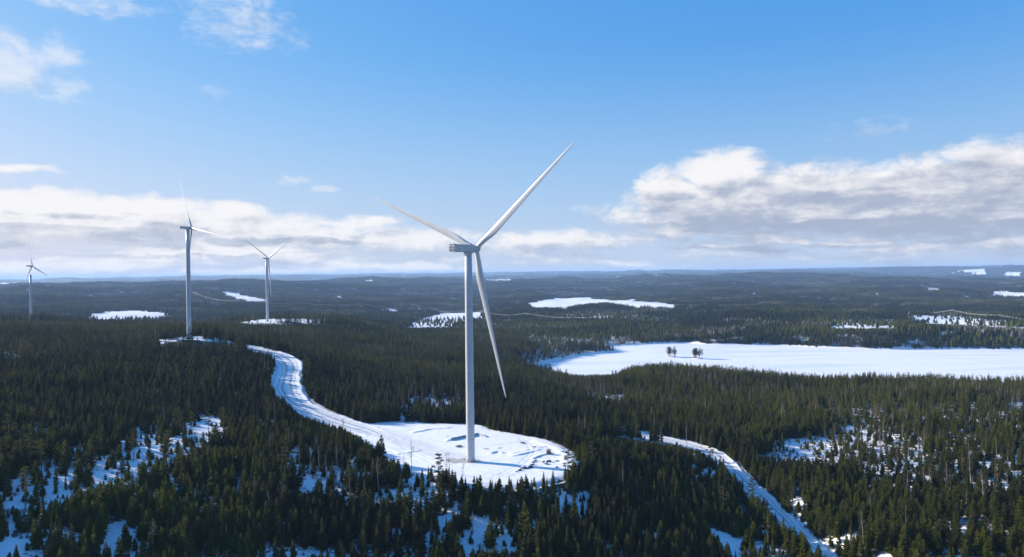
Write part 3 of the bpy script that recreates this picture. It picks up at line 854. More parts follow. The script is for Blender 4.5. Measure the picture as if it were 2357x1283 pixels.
    for k in range(3):
        a = R_(T['ph']) + k * 2 * math.pi / 3
        sp = lat * math.cos(a) + upv * math.sin(a); tg = -lat * math.sin(a) + upv * math.cos(a)
        rings = []
        for s in (1.0, 2.0, 3.2, 5, 7, 9.5, 12.5, 16, 20, 26, 33, 41, 50, 58, 65, 71, 75, 77.5, 79, 79.5):
            f = s / 79.5; w_ = sm(np.array(s), 3.0, 16.0)
            ch = float((1 - w_) * 2.5 + w_ * np.interp(f, [.1, .2, .35, .6, .85, .95, .99, 1], [4.2, 4.25, 3.5, 2.35, 1.35, .9, .45, .12])) * ks
            th = float((1 - w_) * 1.0 + w_ * np.interp(f, [.12, .2, .35, .6, 1], [.60, .42, .30, .22, .17])) * ch
            pit = R_(4 + 15 * max(0, 1 - f) ** 2.2)
            cd = tg * math.cos(pit) + n_ * math.sin(pit); td = n_ * math.cos(pit) - tg * math.sin(pit)
            cen = hub + sp * (s * ks) + n_ * (T['bend'] * f * f)
            rg = []
            for t_ in np.linspace(0, 2 * math.pi, 22, endpoint=False):
                c_ = math.cos(t_); x_ = c_ * .5 * ch + float(w_) * (-.2) * ch
                tap = 1 - float(w_) * .62 * ((1 - c_) / 2) ** 1.4
                rg.append(cen + cd * x_ + td * (math.sin(t_) * .5 * th * tap))
            rings.append(rg)
        m = MB(); m.rings(rings); obj('blade', m.build('blade', M_BLADE, True), root)
    return root, Hh


for T, lb, dt in zip(TURB, (
        'largest white wind turbine standing on the snowy pad in the middle of the forest',
        'second largest white wind turbine, on the snowy hilltop by the bending road',
        'slim white wind turbine beside the long flat snow field, third largest',
        'small far white wind turbine rising behind the dark tree line at the left edge'), (True, False, False, False)):
    turbine(T, lb, dt)

# ------------------------------------------------------------------ tree materials
def needle_mat(name, dark, olive, grey):
    m_, t, b = mat(name)
    oi = t.n('ShaderNodeObjectInfo')
    big = t.noise(oi.outputs['Location'], .011, 3, .5)
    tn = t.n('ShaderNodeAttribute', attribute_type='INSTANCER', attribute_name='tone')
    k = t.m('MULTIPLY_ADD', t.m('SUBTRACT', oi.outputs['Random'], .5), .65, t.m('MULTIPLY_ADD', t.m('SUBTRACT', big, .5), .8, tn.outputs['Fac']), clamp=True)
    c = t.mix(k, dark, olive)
    c = t.mix(t.sstep(oi.outputs['Random'], .86, 1.0, 0, .7), c, grey)
    geo = t.n('ShaderNodeNewGeometry')
    c = t.mix(t.m('MULTIPLY', t.noise(geo.outputs['Position'], 1.3, 3), .45), c, (.020, .022, .012, 1))
    t.set(b.inputs['Base Color'], c); b.inputs['Roughness'].default_value = .8; b.inputs['Specular IOR Level'].default_value = .10
    tr = t.n('ShaderNodeBsdfTranslucent'); t.set(tr.inputs[0], t.mix(.5, c, olive))
    ms = t.n('ShaderNodeMixShader'); ms.inputs[0].default_value = .36; t.set(ms.inputs[1], b.outputs[0]); t.set(ms.inputs[2], tr.outputs[0])
    t.set(m_.node_tree.nodes['Material Output'].inputs['Surface'], ms.outputs[0])
    return m_


def bark_mat(name, c1, c2, scale):
    m_, t, b = mat(name)
    tcx = t.n('ShaderNodeTexCoord')
    t.set(b.inputs['Base Color'], t.mix(t.sstep(t.noise(tcx.outputs['Object'], scale, 4, .7), .38, .62), c1, c2)); b.inputs['Roughness'].default_value = .85
    return m_


M_SPRUCE = needle_mat('spruce_needles', (.014, .024, .007, 1), (.130, .142, .010, 1), (.066, .060, .032, 1))
M_PINE = needle_mat('pine_needles', (.026, .038, .015, 1), (.110, .125, .020, 1), (.06, .065, .05, 1))
M_BARK = bark_mat('spruce_bark', (.07, .055, .045, 1), (.13, .11, .09, 1), 3)
M_PBARK = bark_mat('pine_bark', (.13, .075, .045, 1), (.26, .17, .11, 1), 2)
M_BBARK = bark_mat('birch_bark', (.16, .14, .12, 1), (.46, .43, .39, 1), 2.5)
M_TWIG = bark_mat('birch_twigs', (.085, .070, .058, 1), (.15, .125, .10, 1), 4)
M_DEAD = bark_mat('dead_wood', (.18, .16, .14, 1), (.36, .33, .30, 1), 3)
rnd = random.Random(11)


def spruce(seed, h=12.0, rad=2.0, whorls=20, lod=0, bushy=0.0):
    """trunk and crown of a spruce: whorls of drooping branches, each a jagged fan of sprays"""
    r = random.Random(seed); T = MB(); Cn = MB()
    lean = (r.uniform(-.25, .25), r.uniform(-.25, .25))
    ax = lambda z: Vector((lean[0] * (z / h) ** 2, lean[1] * (z / h) ** 2, z))
    T.tube([ax(-.6), ax(h * .3), ax(h * .7), ax(h * .97)], [.17, .13, .07, .02], 6 if lod == 0 else 3)
    z0 = h * r.uniform(.05, .12)
    for i in range(whorls):
        t = (i + r.uniform(-.3, .3)) / whorls; t = min(max(t, 0), 1); z = z0 + (h * .985 - z0) * t
        prof = (1 - t) ** (.85 - .3 * bushy) * min(1, .55 + t * 4)
        n = max(4, int((8 if lod == 0 else 5) * (1 - .45 * t)))
        off = r.uniform(0, 6.28)
        for k in range(n):
            a = off + 2 * math.pi * k / n + r.uniform(-.3, .3)
            L = rad * prof * r.uniform(.62, 1.22) + .12
            if r.random() < .06: continue
            dr = r.uniform(.22, .5) * (1 - .7 * t) - .25 * t - .30 * bushy
            ca, sa = math.cos(a), math.sin(a); w = L * r.uniform(.20, .32) + .08
            c0 = ax(z + r.uniform(-.15, .15))
            pt = lambda u, v, dz: c0 + Vector((ca * u - sa * v, sa * u + ca * v, -dr * u + dz + .12 * u * u / max(L, .3)))
            if lod == 0:
                vs = [pt(0, 0, .05), pt(L * .35, -w, -.16), pt(L * .45, 0, .06), pt(L * .35, w, -.16), pt(L * .75, -w * .7, -.14), pt(L, 0, .02), pt(L * .75, w * .7, -.14),
                      pt(L * .55, -w * 1.5, -.3), pt(L * .6, w * 1.5, -.3), pt(L * .18, -w * .9, -.35), pt(L * .2, w * .9, -.35)]
                Cn.add(vs, [(0, 1, 2), (0, 2, 3), (2, 4, 5), (2, 5, 6), (2, 1, 7), (2, 8, 3), (2, 7, 4), (2, 6, 8), (0, 9, 1), (0, 3, 10)])
            else:
                vs = [pt(0, 0, .1), pt(L * .55, -w * 2.1, -.35), pt(L, 0, 0), pt(L * .55, w * 2.1, -.35)]
                Cn.add(vs, [(0, 1, 2), (0, 2, 3)])
    c0 = ax(h * .93)
    for k in range(3):
        a = k * 2.1; Cn.add([c0 + Vector((.10 * math.cos(a), .10 * math.sin(a), 0)), c0 + Vector((.10 * math.cos(a + 2.1), .10 * math.sin(a + 2.1), 0)), ax(h * 1.02)], [(0, 1, 2)])
    return T, Cn


def pine(seed, h=15.0, lod=0):
    """Scots pine: long bare stem, flat irregular clumps of needles on crooked limbs"""
    r = random.Random(seed); T = MB(); Cn = MB()
    bend = [Vector((r.uniform(-.35, .35), r.uniform(-.35, .35), 0)) for _ in range(5)]; bend[0] = Vector()
    P_ = [bend[i] * (i / 4) + Vector((0, 0, h * f - (.6 if i == 0 else 0))) for i, f in enumerate((0, .3, .55, .78, .97))]
    T.tube(P_, [.21, .18, .15, .10, .03], 7)
    ncl = 17 if lod == 0 else 9
    for i in range(ncl):
        t = .40 + .60 * (i / (ncl - 1)); z = h * t
        base = Vector(P_[2]).lerp(P_[4], max(0, (t - .55) / .42)) if t > .55 else Vector(P_[1]).lerp(P_[2], (t - .3) / .25)
        base.z = z; a = i * 2.4 + r.uniform(-.5, .5)
        L = r.uniform(1.1, 2.5) * (1.0 - max(0, t - .75) * 2.6) * (.55 if t < .5 else 1)
        tip = base + Vector((math.cos(a) * L, math.sin(a) * L, r.uniform(.1, .7)))
        T.tube([base, base.lerp(tip, .5) + Vector((0, 0, -.12)), tip], [.05, .035, .015], 4)
        for q_ in range(3 if lod == 0 else 1):
            c = base.lerp(tip, r.uniform(.6, 1.0)); sx, sz = r.uniform(.65, 1.15), r.uniform(.22, .42)
            for k in range(26 if lod == 0 else 10):
                d = Vector((r.gauss(0, 1), r.gauss(0, 1), r.gauss(0, 1))).normalized() * r.random() ** .4
                p = c + Vector((d.x * sx, d.y * sx, d.z * sz)); s_ = r.uniform(.32, .60) * (1 if lod == 0 else 1.7)
                e1 = Vector((r.gauss(0, 1), r.gauss(0, 1), r.gauss(0, .5))).normalized() * s_; e2 = Vector((r.gauss(0, 1), r.gauss(0, 1), r.gauss(0, .9))).normalized() * s_
                Cn.add([p - e1 * .5, p + e2 * .5, p + e1 * .6], [(0, 1, 2)])
    return T, Cn


def birch(seed, h=12.0, lod=0):
    """leafless birch: pale stem, rising limbs and a haze of fine twigs"""
    r = random.Random(seed); T = MB(); Cn = MB()
    P_ = [Vector((0, 0, -.6))]
    for i in range(1, 6): P_.append(Vector((P_[-1].x + r.uniform(-.25, .25), P_[-1].y + r.uniform(-.25, .25), h * i / 5)))
    T.tube(P_, [.13, .115, .095, .07, .045, .012], 6)
    for i in range(20 if lod == 0 else 10):
        t = r.uniform(.32, .97); k = t * 5; j = min(int(k), 4); b0 = P_[j].lerp(P_[j + 1], k - j)
        a = r.uniform(0, 6.28); L = h * .22 * (1.15 - t) * r.uniform(.7, 1.4) + .4
        tip = b0 + Vector((math.cos(a) * L * .62, math.sin(a) * L * .62, L * r.uniform(.5, .95)))
        mid = b0.lerp(tip, .5) + Vector((0, 0, -.08 * L))
        Cn.tube([b0, mid, tip], [.035, .022, .008], 3)
        for q_ in range(9 if lod == 0 else 6):
            f = r.uniform(.2, 1.0); c = b0.lerp(tip, f); a2 = r.uniform(0, 6.28); l2 = L * r.uniform(.22, .55)
            e = c + Vector((math.cos(a2) * l2 * .7, math.sin(a2) * l2 * .7, l2 * r.uniform(-.1, .8)))
            w = .022 if lod == 0 else .05
            s_ = Vector((-math.sin(a2), math.cos(a2), .4)) * w
            Cn.add([c - s_, c + s_, e], [(0, 1, 2)])
            for _ in range(2 if lod == 0 else 0):
                c3 = c.lerp(e, r.uniform(.3, .9)); a3 = r.uniform(0, 6.28); l3 = l2 * .6
                e3 = c3 + Vector((math.cos(a3) * l3, math.sin(a3) * l3, l3 * r.uniform(-.2, .7)))
                Cn.add([c3 - s_ * .7, c3 + s_ * .7, e3], [(0, 1, 2)])
    return T, Cn


SPR = [spruce(1, 12, 1.75, 21), spruce(2, 12, 2.05, 20), spruce(3, 12, 1.5, 22), spruce(4, 12, 2.2, 19, 0, .5), spruce(5, 12, 1.9, 20, 0, .25), spruce(6, 12, 2.5, 18, 0, .9)]  # the last, most bushy shape is a rounded young pine
SPR_ME = [(a.build('trunk', M_BARK), b.build('crown', M_SPRUCE)) for a, b in SPR]
PIN_ME = [(a.build('trunk', M_PBARK, True), b.build('crown', M_PINE)) for a, b in (pine(s_) for s_ in (21, 22, 23, 24))]
BIR_ME = [(a.build('trunk', M_BBARK, True), b.build('crown', M_TWIG)) for a, b in (birch(s_) for s_ in (31, 32, 33, 34))]


def joined(T, Cn, mats, name):
    m = MB(); m.add(T.v, T.f, 0); m.add(Cn.v, Cn.f, 1)
    return m.build(name, mats)


# ------------------------------------------------------------------ where each tree stands
rs = np.random.RandomState(3)


def jgrid(d0_, d1_, sp, half=.80):
    xs = np.arange(-d1_ * math.sin(half), d1_ * math.sin(half), sp); ys = np.arange(d0_ * math.cos(half), d1_, sp)
    gx_, gy_ = np.meshgrid(xs, ys); gx_ = gx_ + rs.uniform(-.48, .48, gx_.shape) * sp; gy_ = gy_ + rs.uniform(-.48, .48, gy_.shape) * sp
    gx_, gy_ = gx_.ravel(), gy_.ravel(); D = np.hypot(gx_, gy_); a = np.abs(np.arctan2(gx_, gy_))
    k = (D >= d0_) & (D < d1_) & (a < half)
    return gx_[k], gy_[k]


def scatter(d0_, d1_, sp, half=.80):
    x, y = jgrid(d0_, d1_, sp, half); z = z_ground(x, y); d = density(x, y, z)
    k = rs.rand(len(x)) < d
    return x[k], y[k], z[k], d[k]


nx, ny, nz_, ndn = scatter(225, 650, 2.95)
hn = 6.9 + 5.8 * np.clip(fbm(nx / 60 + 70, ny / 60, 3) * 1.6 + .5, 0, 1) + rs.normal(0, 1.6, len(nx))
thin = sm(.55 - ndn, 0, .35)
hn = hn * (1 - thin * np.where(rs.rand(len(nx)) < .3, 0, rs.uniform(.15, .75, len(nx))))
hn *= np.where(rs.rand(len(nx)) < .16, rs.uniform(.35, .7, len(nx)), 1)
_u, _v = project(nx, ny, nz_)
# trees in front of the pad, lake, roads and clearings stay low enough for these to show over their tops
SHOW = [([(860, 1045), (930, 1062), (1010, 1078), (1110, 1092), (1200, 1092), (1300, 1078), (1345, 1050)], 225, 372),
        ([(1225, 842), (1260, 850), (1330, 862), (1420, 862), (1440, 842), (1480, 832), (1600, 828), (1750, 845), (1900, 857), (2400, 857)], 560, 965, 6.5),
        ([(365, 783), (430, 786), (545, 784)], 560, 740, 5), ([(0, 742), (200, 740), (380, 741), (560, 743)], 760, 1450, 6), ([(560, 744), (800, 746)], 790, 1275),
        ([(1380, 1003), (1480, 1014), (1545, 1022), (1600, 1033), (1645, 1052)], 400, 514), ([(1745, 1047), (1850, 1058), (1910, 1050)], 420, 545),
        ([(632, 905), (660, 918), (690, 955), (740, 967), (800, 987), (860, 1020)], 380, 560), ([(190, 736), (385, 737)], 1450, 2200), ([(560, 742), (790, 744)], 1480, 1500),
        ([(1690, 1148), (1740, 1204), (1800, 1262), (1860, 1310)], 240, 420), ([(566, 801), (600, 806), (640, 816)], 560, 716), ([(1910, 754), (2060, 757)], 1480, 1900, 4.5), ([(2105, 744), (2200, 748), (2400, 757)], 1480, 1960, 3), ([(935, 754), (1030, 752), (1125, 738)], 1500, 1900, 3), ([(660, 1128), (720, 1130)], 280, 350), ([(0, 1180), (100, 1160), (250, 1110), (330, 1060), (430, 1028), (545, 1026)], 280, 400), ([(1065, 1262), (1190, 1262)], 225, 300)]


def low_enough(x, y, z, h):
    D = np.hypot(x, y); u, v = project(x, y, z)
    for line, d0_, d1_, *lo_ in SHOW:
        L = np.array(line, float); k = (D > d0_) & (D < d1_) & (u > L[0, 0]) & (u < L[-1, 0]) & (v > np.interp(u, L[:, 0], L[:, 1]))
        lim = np.clip((v - np.interp(u, L[:, 0], L[:, 1])) * D / F, lo_[0] if lo_ else 1.4, 40) * rs.uniform(.72, 1.15, len(x))
        h = np.where(k, np.minimum(h, lim), h)
    return h


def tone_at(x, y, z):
    """how olive a stand is: random patches, shifted by set regions and range"""
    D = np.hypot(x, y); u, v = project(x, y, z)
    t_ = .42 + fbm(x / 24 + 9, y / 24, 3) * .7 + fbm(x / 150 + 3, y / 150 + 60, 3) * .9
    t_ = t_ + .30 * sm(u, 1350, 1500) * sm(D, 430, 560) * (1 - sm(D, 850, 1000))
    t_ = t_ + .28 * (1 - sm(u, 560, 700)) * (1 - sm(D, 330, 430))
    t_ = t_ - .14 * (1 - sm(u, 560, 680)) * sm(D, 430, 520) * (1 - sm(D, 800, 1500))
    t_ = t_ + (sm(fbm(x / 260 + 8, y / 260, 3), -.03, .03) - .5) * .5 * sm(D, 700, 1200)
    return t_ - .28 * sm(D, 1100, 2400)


hn = np.clip(low_enough(nx, ny, nz_, hn), 1.2, 17)
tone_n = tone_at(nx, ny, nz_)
wide = rs.uniform(.85, 1.45, len(nx)); wide = wide * np.clip((13 / np.maximum(hn, 3)) ** .35, .9, 1.6)
var_n = rs.randint(0, 6, len(nx))
var_n = np.where((fbm(nx / 45, ny / 45 + 12, 2) > -.03) & (rs.rand(len(nx)) < .75), np.where(rs.rand(len(nx)) < .5, 5, 3), var_n)

# ------------------------------------------------------------------ trees that are things of their own
PLACE = [  # photo box, wording
    ('clearing strip', None),
]


def where_words(u, v, D):
    """plain words for a spot in the photo"""
    if v > 1215: row = 'along the bottom edge'
    elif v > 1165: row = 'above the bottom edge'
    elif v > 1120: row = 'below the pad'
    elif v > 1060: row = 'level with the tower foot'
    elif v > 1000: row = 'level with pad back'
    elif v > 920: row = 'behind the pad level'
    else: row = 'in the middle distance'
    return row


LANDX = [(-60, 110, 'at the left border'), (110, 230, 'under the smallest turbine'), (230, 350, 'left of the second turbine'), (350, 480, 'below the second turbine'),
         (480, 590, 'left of the slim turbine'), (590, 690, 'straight below the slim turbine'), (690, 790, 'right of the slim turbine'), (790, 890, 'below the left blade tip'),
         (890, 980, 'below the left blade middle'), (980, 1050, 'just left of the main tower'), (1050, 1120, 'straight below the main tower'), (1120, 1200, 'below the hanging blade'),
         (1200, 1280, 'below the right blade'), (1280, 1370, 'below the right blade tip'), (1370, 1480, 'below the lake end'), (1480, 1590, 'below the two lake islets'),
         (1590, 1700, 'left of the lower road'), (1700, 1800, 'where the lower road runs'), (1800, 1910, 'right of the lower road'), (1910, 2030, 'below the right clearing'), (2030, 2150, 'well right of the lower road'),
         (2150, 2260, 'near the lower right corner'), (2260, 2420, 'at the right border')]
ORD = 'leftmost second third fourth fifth sixth seventh eighth ninth tenth eleventh twelfth thirteenth fourteenth fifteenth sixteenth seventeenth eighteenth'.split()


def short(w_):
    return w_


def label_all(items, noun):
    """items: list of (object, u, v, D, height, wide). Sorted into cells; inside a cell told apart by size, else order."""
    cells = {}
    for it in items:
        lx = next((w_ for a, b_, w_ in LANDX if a <= it[1] < b_), 'at the edge')
        cells.setdefault((lx, where_words(it[1], it[2], it[3])), []).append(it)
    for (lx, row), L in cells.items():
        L.sort(key=lambda i: i[1])
        tall = max(range(len(L)), key=lambda i: L[i][4]); low = min(range(len(L)), key=lambda i: L[i][4])
        for i, it in enumerate(L):
            if len(L) == 1: w_ = f'{noun} {row}, {lx}'
            elif i == tall: w_ = f'tallest {noun} {row}, {lx}'
            elif i == low and len(L) > 2: w_ = f'shortest {noun} {row}, {lx}'
            elif i == len(L) - 1: w_ = f'rightmost {noun} {row}, {lx}'
            else: w_ = f'{ORD[min(i, 17)]} {noun} from left {row}, {lx}' if i else f'leftmost {noun} {row}, {lx}'
            it[0]['label'] = w_


def plant(name, me, x, y, z, h, hm, wd, rot, cat, group, tone=.4):
    r = empty(name, (x, y, z - .15)); s_ = h / hm
    r.scale = (s_ * wd, s_ * wd, s_); r.rotation_euler = (0, 0, rot)
    tag(r, None, cat, group)
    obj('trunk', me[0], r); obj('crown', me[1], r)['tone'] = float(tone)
    return r


tu, tv = project(nx, ny, nz_ + hn)
vis_h = np.minimum(_v, H) - np.maximum(tv, 0)
ok = (_u > 8) & (_u < W - 8) & (tv < H - 14)
score = np.where(ok, vis_h, -1)
pick = np.argsort(-score)[:300]
items = []
for i in pick:
    o = plant('conifer_tree', SPR_ME[var_n[i]], nx[i], ny[i], nz_[i], hn[i], 12.0, wide[i], rs.uniform(0, 6.28), 'spruce', 'tall spruces of the near forest', tone_n[i])
    items.append((o, _u[i], min(_v[i], 1282), math.hypot(nx[i], ny[i]), hn[i], wide[i]))
label_all(items, 'dark green conifer')

# pines and bare birches: sighted on the ground near these photo points, then a scatter of more
zq = lambda x, y: float(z_ground(np.array([x]), np.array([y]))[0])
def at_ground(u, v, D=None):
    Ds = np.arange(225, 1500, 1.5); d = px2dir(u, v); n_ = math.hypot(d.x, d.y)
    xs, ys = d.x / n_ * Ds, d.y / n_ * Ds; under = np.where(CAMZ + d.z / n_ * Ds <= z_ground(xs, ys))[0]
    k = under[0] if len(under) else int(np.argmin(np.abs(Ds - (D or 350))))
    return xs[k], ys[k], 0


PINES = [(1010, 1152, 350, 20, 0), (1308, 1125, 368, 17, 1), (1322, 1105, 385, 13, 2)]
for (u, v, D, h, k) in [(1785, 1075, 500, 12, 0), (1805, 1090, 480, 13, 3), (1850, 1105, 470, 14, 1), (1862, 1040, 545, 13, 2), (1883, 1045, 540, 12, 0), (1915, 1060, 520, 19, 3), (1945, 1050, 540, 16, 1), (1975, 1030, 560, 18, 2), (2010, 1020, 580, 17, 0),
                        (440, 1000, 430, 12, 1), (412, 1000, 440, 14, 2), (480, 1000, 440, 13, 3), (515, 1000, 450, 15, 0), (790, 985, 462, 5, 1), (40, 1080, 370, 12, 2), (95, 1090, 365, 14, 3), (60, 1140, 350, 11, 0), (2140, 1120, 430, 16, 1), (2230, 1060, 480, 15, 2), (2320, 1075, 470, 16, 3)]:
    PINES.append((u, v, D, h, k))
items = []
spots = []
for (u, v, D, h, k) in PINES:
    x, y, _ = at_ground(u, v, D); spots.append((x, y, h, k))
cx_, cy_ = jgrid(330, 760, 11, .62); cz_ = z_ground(cx_, cy_); cd_ = density(cx_, cy_, cz_); cu_, cv_ = project(cx_, cy_, cz_)
w8 = np.where((cd_ > .08) & (cd_ < .7), .55, np.where(cd_ >= .7, .030, 0)) * (cu_ > 10) * (cu_ < W - 10) * (cv_ < 1270) * ~((cu_ > 850) & (cu_ < 1340) & (cv_ > 1030) & (cv_ < 1150))
sel = np.where(rs.rand(len(cx_)) < w8 * .30)[0]
rs.shuffle(sel)
for i in sel[:150]: spots.append((cx_[i], cy_[i], rs.uniform(10, 17), rs.randint(0, 4)))
for (x, y, h, k) in spots:
    z = zq(x, y); o = plant('pine_tree', PIN_ME[k], x, y, z, h, 15.0, 1.0 if h > 15 else 1.15, rs.uniform(0, 6.28), 'pine', 'scattered pines with bare lower stems')
    u, v = project(np.array([x]), np.array([y]), np.array([z])); items.append((o, u[0], v[0], math.hypot(x, y), h, 1))
label_all(items, 'bare-stemmed pine')
PINE_XY = spots

items = []; spots = []
for (u, v, D, h, k) in [(947, 1085, 352, 16, 0), (1026, 1105, 345, 13, 1), (1036, 1108, 343, 13, 2), (1066, 1118, 340, 11, 3), (930, 1090, 352, 10, 2), (872, 1140, 345, 17, 1), (1989, 1262, 350, 16, 0), (652, 1190, 320, 15, 2), (620, 1200, 318, 13, 3), (583, 1165, 330, 13, 0), (350, 1290, 290, 15, 1),
                        (2235, 1130, 420, 19, 2), (2262, 1180, 400, 20, 3), (2290, 1170, 405, 17, 0), (2180, 1140, 425, 17, 1), (1500, 985, 600, 15, 2), (1505, 1000, 590, 14, 3), (1520, 1010, 575, 13, 1), (1330, 1010, 560, 15, 0), (1345, 1012, 550, 16, 1), (1800, 985, 620, 20, 2), (1805, 990, 615, 21, 3), (1625, 965, 680, 18, 0),
                        (690, 1090, 375, 14, 2), (735, 1085, 380, 13, 1), (975, 880, 700, 14, 0)]:
    x, y, _ = at_ground(u, v, D); spots.append((x, y, h, k))
gx1, gy1 = jgrid(330, 760, 9, .62); gz1 = z_ground(gx1, gy1); gu1, gv1 = project(gx1, gy1, gz1); gd1 = density(gx1, gy1, gz1)
inb = in_poly(gu1, gv1, [(860, 895), (1070, 900), (1070, 955), (870, 955)]) | in_poly(gu1, gv1, [(1370, 900), (1480, 905), (1470, 960), (1360, 950)]) | in_poly(gu1, gv1, [(560, 1030), (850, 1060), (870, 1150), (600, 1150)])
wB = np.where(inb, .62, np.where((gd1 > .05) & (gd1 < .75), .10, .012)) * (gd1 > .04) * (gu1 > 10) * (gu1 < W - 10) * (gv1 < 1270)
sel = np.where(rs.rand(len(gx1)) < wB)[0]; rs.shuffle(sel)
for i in sel[:210]: spots.append((gx1[i], gy1[i], rs.uniform(9, 15), rs.randint(0, 4)))
for (x, y, h, k) in spots:
    z = zq(x, y); o = plant('birch_tree', BIR_ME[k], x, y, z, h, 12.0, 1.0, rs.uniform(0, 6.28), 'birch', 'leafless birches among the conifers')
    u, v = project(np.array([x]), np.array([y]), np.array([z])); items.append((o, u[0], v[0], math.hypot(x, y), h, 1))
label_all(items, 'leafless grey birch')

# ------------------------------------------------------------------ the rest of the forest as masses
def mass(name, sources, x, y, z, var, sc_xy, sc_z, tone):
    label = None
    src = bpy.data.collections.new(name + '_sources')
    for i, me_ in enumerate(sources):
        o = bpy.data.objects.new('%s_source_%02d' % (name, i), me_); src.objects.link(o)
    n = len(x)
    me_ = bpy.data.meshes.new(name); me_.vertices.add(n)
    me_.vertices.foreach_set('co', np.stack([x, y, z], 1).astype(np.float32).ravel())
    a = me_.attributes.new('pick', 'INT', 'POINT'); a.data.foreach_set('value', var.astype(np.int32))
    a = me_.attributes.new('size', 'FLOAT_VECTOR', 'POINT'); a.data.foreach_set('vector', np.stack([sc_xy, sc_xy, sc_z], 1).astype(np.float32).ravel())
    a = me_.attributes.new('turn', 'FLOAT_VECTOR', 'POINT'); a.data.foreach_set('vector', np.stack([rs.normal(0, .03, n), rs.normal(0, .03, n), rs.uniform(0, 6.28, n)], 1).astype(np.float32).ravel())
    fattr(me_, 'tone', tone)
    o = obj(name, me_); tag(o, label, None, None, 'stuff')
    ng = bpy.data.node_groups.new(name, 'GeometryNodeTree')
    ng.interface.new_socket('Geometry', in_out='INPUT', socket_type='NodeSocketGeometry'); ng.interface.new_socket('Geometry', in_out='OUTPUT', socket_type='NodeSocketGeometry')
    N = lambda t_: ng.nodes.new(t_); Lk = ng.links.new
    gi_, go_ = N('NodeGroupInput'), N('NodeGroupOutput')
    ci = N('GeometryNodeCollectionInfo'); ci.inputs['Collection'].default_value = src; ci.inputs['Separate Children'].default_value = True; ci.inputs['Reset Children'].default_value = True
    mp_ = N('GeometryNodeMeshToPoints'); ip = N('GeometryNodeInstanceOnPoints'); ip.inputs['Pick Instance'].default_value = True
    def na_(nm, ty):
        q_ = N('GeometryNodeInputNamedAttribute'); q_.data_type = ty; q_.inputs['Name'].default_value = nm; return q_.outputs['Attribute']
    Lk(gi_.outputs[0], mp_.inputs['Mesh']); Lk(mp_.outputs[0], ip.inputs['Points']); Lk(ci.outputs[0], ip.inputs['Instance'])
    Lk(na_('pick', 'INT'), ip.inputs['Instance Index']); Lk(na_('size', 'FLOAT_VECTOR'), ip.inputs['Scale'])
    er = N('FunctionNodeEulerToRotation'); Lk(na_('turn', 'FLOAT_VECTOR'), er.inputs[0]); Lk(er.outputs[0], ip.inputs['Rotation'])
    Lk(ip.outputs[0], go_.inputs[0])
    md = o.modifiers.new('scatter', 'NODES'); md.node_group = ng
    return o


src_near = [joined(a, b, [M_BARK, M_SPRUCE], 'spruce') for a, b in SPR]
src_mid = [joined(*spruce(40 + i, 12, rd, 14, 1, bz_), [M_BARK, M_SPRUCE], 'spruce') for i, (rd, bz_) in enumerate([(2.1, .1), (2.3, .3), (1.9, 0), (2.6, .7)])]
m1, m2 = pine(61, 15, 1), pine(62, 15, 1); m3, m4 = birch(63, 12, 1), birch(64, 12, 1)
src_mid += [joined(*m1, [M_PBARK, M_PINE], 'pine'), joined(*m2, [M_PBARK, M_PINE], 'pine')]
src_mid_b = [joined(*m3, [M_BBARK, M_TWIG], 'birch'), joined(*m4, [M_BBARK, M_TWIG], 'birch')]

rest = np.ones(len(nx), bool); rest[pick] = False
fx, fy, fz, fd = scatter(650, 1500, 4.1, .74)
fh = 8.0 + 6.0 * np.clip(fbm(fx / 80 + 20, fy / 80, 3) * 1.6 + .5, 0, 1) + rs.normal(0, 1.7, len(fx))
fh *= np.where(rs.rand(len(fx)) < .15, rs.uniform(.4, .75, len(fx)), 1)
fh = low_enough(fx, fy, fz, np.clip(fh, 2, 17))
fvar = rs.choice([6, 7, 8, 9], len(fx))
pn = (fbm(fx / 90 + 3, fy / 90, 2) > .06) & (rs.rand(len(fx)) < .35)
fvar = np.where(pn, rs.choice([10, 11], len(fx)), fvar)
isb = (rs.rand(len(fx)) < .05 + .30 * (fbm(fx / 70, fy / 70 + 33, 2) > .12))
hm = np.where(fvar >= 10, 15., 12.)
k = ~isb
X_ = np.concatenate([nx[rest], fx[k]]); Y__ = np.concatenate([ny[rest], fy[k]]); ZZ = np.concatenate([nz_[rest], fz[k]]) - .15
vv = np.concatenate([var_n[rest], fvar[k]]); sz_ = np.concatenate([hn[rest] / 12, (fh / hm)[k]]); sxy = np.concatenate([hn[rest] / 12 * wide[rest], (fh / hm)[k] * rs.uniform(1.05, 1.6, k.sum())])
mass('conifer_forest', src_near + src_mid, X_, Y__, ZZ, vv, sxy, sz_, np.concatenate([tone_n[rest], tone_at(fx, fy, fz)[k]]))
mass('birch_forest', src_mid_b, fx[isb], fy[isb], fz[isb], rs.randint(0, 2, isb.sum()), fh[isb] / 12 * 1.1, fh[isb] / 12, fh[isb] * 0)

